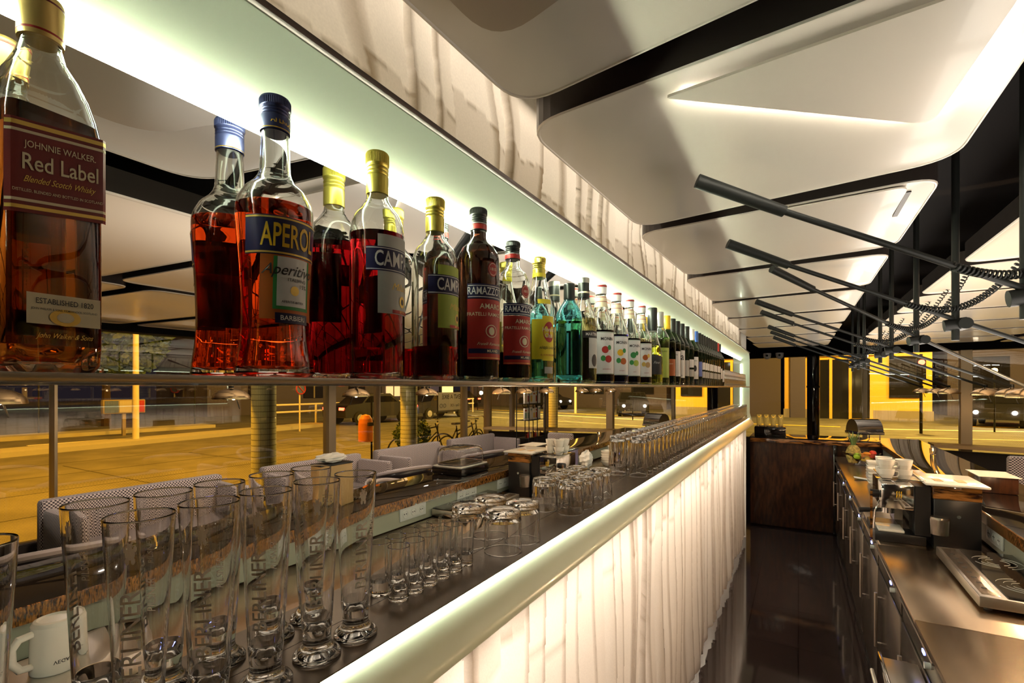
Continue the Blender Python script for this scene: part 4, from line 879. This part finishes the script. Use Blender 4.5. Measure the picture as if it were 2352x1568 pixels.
# magazine rack
rk = thing('magazine_rack', 'tall black wire rack of brochures and small bottles, seen in the mirror', 'rack', (2.95, 7.55, 0))
bm = bmesh.new()
for x in (-.12, .12):
    for y in (-.30, 0, .30): tube(bm, (x, y, 0), (x, y, 1.75), .008, n=6)
bo('uprights', bm, 'black_metal', rk)
for z in (.50, .80, 1.10, 1.38, 1.70): bo('rack_shelf', BX(-.12, .12, -.30, .30, z-.008, z, ), 'black_metal', rk, smooth=False)
rnd = random.Random(3); cols = ['ink_white','ink_red','ink_blue','ink_cream','ink_palegreen','ink_orange','ink_gold']
for z, row in ((1.1005, 'middle'), (1.3805, 'upper')):
    for k in range(6):
        y = 7.55-.25+k*.1; hgt = rnd.uniform(.19, .225); c1 = rnd.choice(cols)
        t = thing('brochure', 'brochure standing in the %s row of the wire rack' % row, 'brochure', (2.93, y, z), 0, 'brochures in the %s row' % row); bo('cover', BX(-.012, .012, -.042, .042, 0, hgt, bev=.001), 'ink_white' if k % 2 else 'paper', t)
        bo('printed_picture', BX(-.0128, -.0121, -.034, .034, .03, hgt*.62), c1, t, smooth=False); bo('headline', BX(-.0128, -.0121, -.030, .030, hgt*.75, hgt*.88), rnd.choice(cols), t, smooth=False)
sbm = lathe([(0,0),(.016,0),(.017,.05),(.008,.075),(.007,.10),(0,.10)], 12)
for k in range(9):
    o = bo('miniature_bottle', sbm.copy(), ('whisky','ink_red','ink_cream','ink_gold')[k % 4], loc=(2.90, 7.29+.065*k, .8005)); tag(o, 'miniature bottle on the low shelf of the wire rack', 'bottle', 'miniature bottles in the rack')
sbm.free()

# ------------------------------------------------------------------ street outside
gr = struct(bo('ground', BX(-60, 80, -40, 90, -.30, -.08), 'asphalt', smooth=False))
bm = bmesh.new()
for k in range(9): box(bm, 4.4, 13, -6+k*2.6, -5.975+k*2.6, -.0795, -.077)
for k in range(5): box(bm, 5.9+k*1.9, 5.92+k*1.9, -12, 16, -.0795, -.077)
struct(bo('trim_4', bm, 'pavement_joint', smooth=False))
def strip(name, pts, w_, z0, z1, mt, lab, cat):
    bm = bmesh.new(); (x0, y0), (x1, y1) = pts; d = Vector((x1-x0, y1-y0, 0)); L_ = d.length; a = math.atan2(d.y, d.x)
    box(bm, 0, L_, -w_/2, w_/2, z0, z1, mtx=Matrix.Translation((x0, y0, 0)) @ Matrix.Rotation(a, 4, 'Z')); o = bo(name, bm, mt, smooth=False); return tag(o, lab, cat)
strip('traffic_island', ((15.6, -2.5), (17.8, 15)), 1.2, -.0795, .05, 'kerb', 'long raised kerb island lit yellow in the middle of the road', 'kerb')
strip('traffic_island', ((22.2, -12), (21.4, 12)), 1.2, -.0795, .05, 'kerb', 'far kerb along the opposite pavement', 'kerb')
strip('light_trail_strip', ((3.0, 25.4), (26, 31.9)), .34, -.0795, -.070, 'road_and_trail_paint', 'bright white strip in place of car light trails across the street beyond the far window', 'road marking')  # painted ground strips added in place of the light trails of passing cars
strip('light_trail_strip', ((6.2, 29.0), (26, 33.8)), .30, -.0795, -.070, 'trail_paint_yellow', 'yellow strip in place of car light trails, beyond the white one', 'road marking')
strip('light_trail_strip', ((-14, 26.2), (1.6, 26.0)), .30, -.0795, -.070, 'trail_paint_yellow', 'yellow strip in place of car light trails, left of the far window column', 'road marking')
strip('light_trail_strip', ((3.2, 21.5), (26, 27.4)), .12, -.0795, -.070, 'road_and_trail_paint', 'thin white strip in place of car light trails, nearest the far window', 'road marking')
for k in range(8): tag(bo('lane_dash', BX(-.07, .07, -1.0, 1.0, -.0795, -.072), 'road_and_trail_paint', loc=(19.2-.1*k, -8+3.6*k, 0), smooth=False), 'white dash of the broken lane line across the side road', 'road marking', 'broken lane line')
# columns under the eaves
for k, (y, l) in enumerate(((3.84, 'yellow green tiled round column outside, mirrored left of the first mullion'), (6.55, 'tiled round column outside, mirrored beside the shrub'), (12.4, 'far tiled round column behind the magazine rack'))):
    if k == 0:
        c1 = thing('tiled_column', l, 'column', (4.85, y, -.08), 0, 'tiled columns outside'); bo('shaft', lathe([(0,0),(.145,0),(.145,3.3),(0,3.3)], 40), 'column_tile', c1); bo('base_ring', lathe([(.146,0),(.16,0),(.16,.06),(.146,.06)], 40), 'ink_grey', c1)
    else: dup(c1, (4.85, y, -.08), label=l)
# canopy above
struct(bo('trim_5', BX(4.31, 5.3, -2, 8.0, E+.62, E+.86), 'ceiling_black'))
# litter bin on a pole
lb = thing('litter_bin', 'orange litter bin on a thin pole on the pavement', 'litter bin', (5.55, 6.35, -.079)); bo('pole', TB((0,0,0), (0,0,1.55), .018), 'black_metal', lb)
bo('bin_body', lathe([(0,.78),(.12,.78),(.125,.80),(.125,1.10),(.11,1.18),(.07,1.24),(0,1.26)], 28, off=(0,-.14,0)), 'bin_orange', lb); bo('opening', BX(-.15, -.10, -.20, -.08, 1.06, 1.12), 'ink_black', lb)
# shrub
def shrub(name, loc, n, sx, sy, sz, zc, lab, mt, leaf=.05, trunk=None, group=None, seed=1, cat='plant'):
    t = thing(name, lab, cat, loc, 0, group); rnd = random.Random(seed); bm = bmesh.new()
    for _ in range(n):
        u = Vector((rnd.gauss(0,1), rnd.gauss(0,1), rnd.gauss(0,1))).normalized()*rnd.uniform(.45, 1)**.5
        p = Vector((u.x*sx, u.y*sy, zc+u.z*sz)); a = Vector((rnd.uniform(-1,1), rnd.uniform(-1,1), rnd.uniform(-.6,1))).normalized()*leaf*rnd.uniform(.6,1.3); b = a.cross(Vector((rnd.uniform(-1,1),rnd.uniform(-1,1),.3))).normalized()*leaf*.28
        bm.faces.new([bm.verts.new(q) for q in (p-a*.5, p+b, p+a*.6, p-b)])
    bo('foliage', bm, mt, t, smooth=False)
    if trunk:
        tk = bmesh.new(); r_, h_ = trunk; tube(tk, (0,0,0), (0,0,h_), r_, r_*.6, 8)
        for k in range(7): an = k*.9; tube(tk, (0,0,h_*(.6+.05*k)), (sx*.6*math.cos(an), sy*.6*math.sin(an), zc+sz*.2*math.sin(k*2.)), r_*.35, r_*.1, 6)
        bo('trunk', tk, 'bark', t)
    return t
sb = shrub('potted_shrub', (5.7, 7.6, -.079), 900, .33, .42, .36, .78, 'leafy shrub in a pot outside the window', 'leaf', .09, (.02, .6)); bo('pot', lathe([(0,0),(.16,0),(.22,.34),(.20,.34),(.18,.30),(0,.30)], 28), 'ink_grey', sb)
# bicycles
def bike(loc, rz, lab):
    t = thing('bicycle', lab, 'bicycle', loc, rz, 'parked rental bicycles')
    for x in (-.52, .52):
        wh = bo('wheel', path_tube([(x+.33*math.cos(2*PI*k/36), 0, .34+.33*math.sin(2*PI*k/36)) for k in range(36)], .017, 6, True), 'tyre', t)
        sp_ = bmesh.new()
        for k in range(14): tube(sp_, (x, 0, .34), (x+.32*math.cos(k*2*PI/14), 0, .34+.32*math.sin(k*2*PI/14)), .0015, n=4)
        bo('spokes', sp_, 'chrome', wh)
    bm = bmesh.new()
    for a, b in (((-.52,0,.34),(-.12,0,.32)),((-.52,0,.34),(-.20,0,.80)),((-.12,0,.32),(-.20,0,.88)),((-.12,0,.32),(.36,0,.72)),((-.19,0,.76),(.34,0,.84)),((.32,0,.92),(.52,0,.34))): tube(bm, a, b, .015, n=8)
    bo('bike_frame', bm, 'black_metal', t); bo('saddle', BX(-.32, -.10, -.06, .06, .90, .95, bev=.02), 'leather', t)
    bo('handlebar', path_tube([(.22,-.27,1.0),(.34,-.20,1.02),(.33,0,1.0),(.34,.20,1.02),(.22,.27,1.0)], .012), 'chrome', t)
    bm = TB((-.12,-.07,.32), (-.12,.07,.32), .05, n=14); tube(bm, (-.12,-.09,.32), (-.02,-.09,.20), .008); tube(bm, (-.12,.09,.32), (-.22,.09,.44), .008); bo('crank_set', bm, 'chrome', t)
    bo('front_lamp', TB((.36,0,.90), (.40,0,.90), .03), 'ink_silver', t); return t
bk = bike((5.55, 9.1, -.079), math.radians(95), 'parked bicycle outside, mirrored below the bike hire banner')
dup(bk, (5.9, 9.9, -.079), math.radians(80), 'second parked bicycle outside, left of the magazine rack'); dup(bk, (6.2, 8.5, -.079), math.radians(110), 'third parked bicycle, behind the shrub')
ba = thing('hire_banner', 'white banner reading RENT A BIKE on the pavement', 'banner', (6.1, 9.45, 1.12), math.radians(0))
bo('banner_cloth', BX(-.01, .01, -.55, .55, 0, .42), 'ink_white', ba, smooth=False)
bm = text_bm(bmesh.new(), 'RENT A BIKE', .15, lambda x, y: (-.0108, -x, .31+y), bold=.01, sx=.95); text_bm(bm, 'One Day - 12€', .09, lambda x, y: (-.0108, .18-x, .11+y), bold=.006, sx=.95)
bo('lettering', bm, 'ink_black', ba, smooth=False); bm = TB((0,-.55,-1.2), (0,-.55,.45), .015); tube(bm, (0,.55,-1.2), (0,.55,.45), .015); bo('banner_poles', bm, 'black_metal', ba)
for y in (-.9,): pass
bw_ = bo('bicycle_symbol', path_tube([(.0+.03*math.cos(a*PI/8)*0-.0109, -.30+.045*math.cos(a*PI/8), .11+.045*math.sin(a*PI/8)) for a in range(16)], .004, 4, True), 'ink_black', ba)
bo('bicycle_symbol', path_tube([(-.0109, -.43+.045*math.cos(a*PI/8), .11+.045*math.sin(a*PI/8)) for a in range(16)], .004, 4, True), 'ink_black', ba)
# street furniture
def lamp_post(loc, lab, h=7.6):
    t = thing('street_lamp', lab, 'street lamp', loc, 0, 'street lamps'); bo('post', TB((0,0,0), (0,0,h), .09, .06), 'fence_white', t); bo('arm', path_tube([(0,0,h-.1),(-.5,0,h+.2),(-1.1,0,h+.2)], .05), 'fence_white', t)
    bo('lamp_head', BX(-1.5, -.9, -.14, .14, h+.10, h+.24, bev=.04), 'lamp_head', t); return t
lp = lamp_post((16.9, 7.4, .051), 'pale street lamp post rising left of the tiled column in the mirror')
for x, y, l in ((12, 31, 'street lamp post beyond the crossing'),): dup(lp, (x, y, -.079), label=l)
fn = thing('pedestrian_railing', 'white two rail railing across the street, seen in the mirror', 'railing', (19, 20.0, -.079))
for z in (.95, .62): bo('rail', TB((0,-6.5,z), (0,9,z), .045, n=8), 'fence_white', fn)
for k in range(8): bo('post', TB((0,-6.5+2.2*k,0), (0,-6.5+2.2*k,.97), .05, n=8), 'fence_white', fn)
sgn = thing('round_road_sign', 'round red bordered no stopping sign on a pole', 'road sign', (16, 12.6, -.079)); bo('pole', TB((0,0,0), (0,0,1.9), .03), 'fence_white', sgn); bo('sign_plate', TB((-.04,0,1.68), (-.07,0,1.68), .22, n=32), 'ink_blue', sgn); bo('sign_border', path_tube([(-.072, .20*math.cos(a*PI/16), 1.68+.20*math.sin(a*PI/16)) for a in range(32)], .028, 6, True), 'ink_red', sgn); bo('sign_bar', TB((-.075,-.14,1.82), (-.075,.14,1.54), .022), 'ink_red', sgn)
pk = thing('poster_case', 'small roadside case with blue and red posters, mirrored at the left', 'notice board', (20, 8.3, -.079)); bo('case', BX(-.1, .1, -.65, .65, .8, 1.3, bev=.03), 'grey_plaster', pk); bo('post', BX(-.05,.05,-.05,.05,0,.80), 'grey_plaster', pk); bo('poster', BX(-.12, -.101, -.6, -.2, .84, 1.26), 'ink_blue', pk); bo('poster', BX(-.12, -.101, -.17, .2, .84, 1.26), 'ink_grey', pk); bo('poster', BX(-.12, -.101, .23, .6, .84, 1.26), 'ink_red', pk)
# cars
def car(loc, rz, lab, paint='car_paint'):
    t = thing('parked_car', lab, 'car', loc, rz, 'cars on the street')
    side = [(-2.1,.35),(-2.15,.75),(-2.0,.92),(-1.2,1.0),(-.7,1.42),(.6,1.45),(1.15,1.02),(1.9,.88),(2.15,.65),(2.12,.35)]
    bm = bmesh.new(); A = [bm.verts.new((x, -.85+.12*(z > 1.1), z)) for x, z in side]; B = [bm.verts.new((x, .85-.12*(z > 1.1), z)) for x, z in side]; n_ = len(side)
    for k in range(n_): bm.faces.new((A[k], A[(k+1)%n_], B[(k+1)%n_], B[k]))
    bm.faces.new(A[::-1]); bm.faces.new(B); bmesh.ops.recalc_face_normals(bm, faces=bm.faces); bo('car_body', bm, paint, t)
    bm = bmesh.new()
    for s in (-1, 1): bm.faces.new([bm.verts.new((x, s*(.856-.11*(z > 1.2)), z)) for x, z in ((-1.05,1.04),(-.65,1.36),(.52,1.38),(.95,1.04))])
    bo('side_window', bm, 'car_window', t, smooth=False)
    bm = bmesh.new(); bm.faces.new([bm.verts.new(p) for p in ((.68,-.66,1.41),(.68,.66,1.41),(1.14,.76,1.05),(1.14,-.76,1.05))]); bo('windscreen', bm, 'car_window', t, smooth=False)
    for x in (-1.35, 1.35):
        for s in (-.80, .80): wv = bo('wheel', TB((x, s-.1, .32), (x, s+.1, .32), .32, n=24), 'tyre', t); bo('hub', TB((x, s*1.13-.01, .32), (x, s*1.13+.01, .32), .18, n=16), 'chrome', wv)
    for s in (-.6, .6): bo('head_lamp', TB((2.08, s, .66), (2.17, s, .66), .09), 'head_lamp', t); bo('tail_lamp', BX(-2.18, -2.12, s-.16, s+.16, .70, .82), 'tail_lamp', t)
    return t
ca = car((8.0, 30.6, -.079), math.radians(-110), 'oncoming car with glaring headlights beyond the far window')
for x, y, r, l in ((25.5, 36.0, 15, 'dark car crossing beyond the white trail strip'),(-6, 30.2, 4, 'dark car left of the yellow building front'),(17.2, 17.5, 94, 'dark car mirrored beside the far column'),(17.0, 22.2, 94, 'dark car mirrored farthest along the side road'),(16.8, 36, 194, 'dark car heading left past the far crossing')):
    dup(ca, (x, y, -.079), math.radians(r), l)
# buildings
yb = thing('yellow_building', 'yellow lit building across the street with dark windows and a doorway', 'building', (1.6, 33, -.079))
bo('facade_wall', BX(-2.3, 4.4, 0, 8, 0, 9), 'yellow_plaster', yb, smooth=False); bo('base_course', BX(-2.35, 4.45, -.08, -.001, 0, .5), 'grey_plaster', yb)
for x in (2.6,): w_ = bo('window', BX(x, x+1.3, -.10, -.002, 1.2, 3.4), 'dark_window', yb, smooth=False)
dw = bo('door', BX(-.9, 1.8, -.14, -.002, .0, 3.3), 'dark_window', yb, smooth=False)
for x in (-.95, -.1, .8, 1.75): bo('door_post', BX(x, x+.14, -.22, -.141, 0, 3.4), 'yellow_plaster', dw)
bo('shop_sign', BX(-1.2, 2.0, -.2, -.002, 3.5, 4.1), 'ink_cream', yb); bo('shutter', BX(-2.0, -1.25, -.18, -.002, .0, 4.3), 'purple_plaster', yb)
pb = thing('purple_grey_building', 'long dim purple grey building across the side road, mirrored', 'building', (29, 22, -.079)); bo('facade_wall', BX(0, 6, -6, 17, 0, 9), 'purple_plaster', pb, smooth=False)
for k in range(5):
    f_ = bo('window', BX(-.1, -.002, -3.5+4*k, -1.9+4*k, 1.0, 2.9), ('dark_window','dark_window','dark_window','lit_window')[k % 4], pb, smooth=False); bo('window_bar', BX(-.15, -.101, -2.75+4*k, -2.65+4*k, 1.0, 2.9), 'grey_plaster', f_)
gb = thing('grey_building', 'grey building right of the yellow one with a lit upper window', 'building', (13, 40, -.079)); bo('facade_wall', BX(-5, 14, 0, 8, 0, 9), 'purple_plaster', gb, smooth=False)
for k in range(4): bo('window', BX(-4+4.2*k, -2.2+4.2*k, -.1, -.002, 1.2, 3.6), 'dark_window', gb, smooth=False)
lbd = thing('dim_house', 'dim grey house left of the yellow building', 'building', (-6.2, 33, -.079)); bo('facade_wall', BX(-8, 5.3, 0, 8, 0, 9), 'dim_plaster', lbd, smooth=False); bo('window', BX(1.5, 3.0, -.1, -.002, 1.2, 3.4), 'dark_window', lbd, smooth=False)
ab = thing('advert_case', 'lit white advertising case across the street, mirrored above the banner', 'advertising case', (19.5, 26.5, -.079)); bo('case_body', BX(-.1, .1, -.7, .7, .9, 2.0, bev=.03), 'black_metal', ab); bo('lit_poster', BX(-.115, -.101, -.6, .6, 1.0, 1.9), 'lit_window', ab); bo('post', BX(-.05,.05,-.05,.05,0,.9), 'black_metal', ab)
for k, (x, y) in enumerate(((26,-6),(26,0),(26,5),(26,10),(32,58),(-20,26),(40,50),(-14,24))):
    if k == 0: tr_ = shrub('street_tree', (x, y, -.079), 2600, 2.4, 2.4, 2.2, 4.2, 'dark street tree across the side road', 'leaf', .42, (.2, 3.2), 'dark street trees', 7, 'tree')
    else: dup(tr_, (x, y, -.079), k*1.3)
tl = thing('traffic_light', 'traffic light showing red beyond the far window', 'traffic light', (4.0, 23.8, -.079)); bo('pole', TB((0,0,0), (0,0,3.0), .05), 'black_metal', tl); bo('signal_box', BX(-.14, .14, -.10, .10, 2.0, 2.85, bev=.03), 'black_metal', tl); bo('red_lamp', TB((0,-.101,2.68), (0,-.13,2.68), .10, n=20), 'red_light', tl)
for k, (x, y, z) in enumerate(((6.6,26,2.3),(2.9,30,3.2),(10.2,33.8,2.6),(20,21,2.0),(23.5,12.5,1.9),(23.5,3,1.8),(23.5,7,1.9),(20,31,2.1))):
    t = thing('distant_lamp', 'small bright lamp on a pole far across the street', 'street lamp', (x, y, -.079), 0, 'small distant lamps'); bo('pole', TB((0,0,0), (0,0,z), .03, n=8), 'black_metal', t); bo('globe', lathe([(0,z),(.08,z+.03),(.10,z+.10),(.08,z+.17),(0,z+.20)], 14), ('lamp_head','white_emit','blue_light')[k % 3], t)
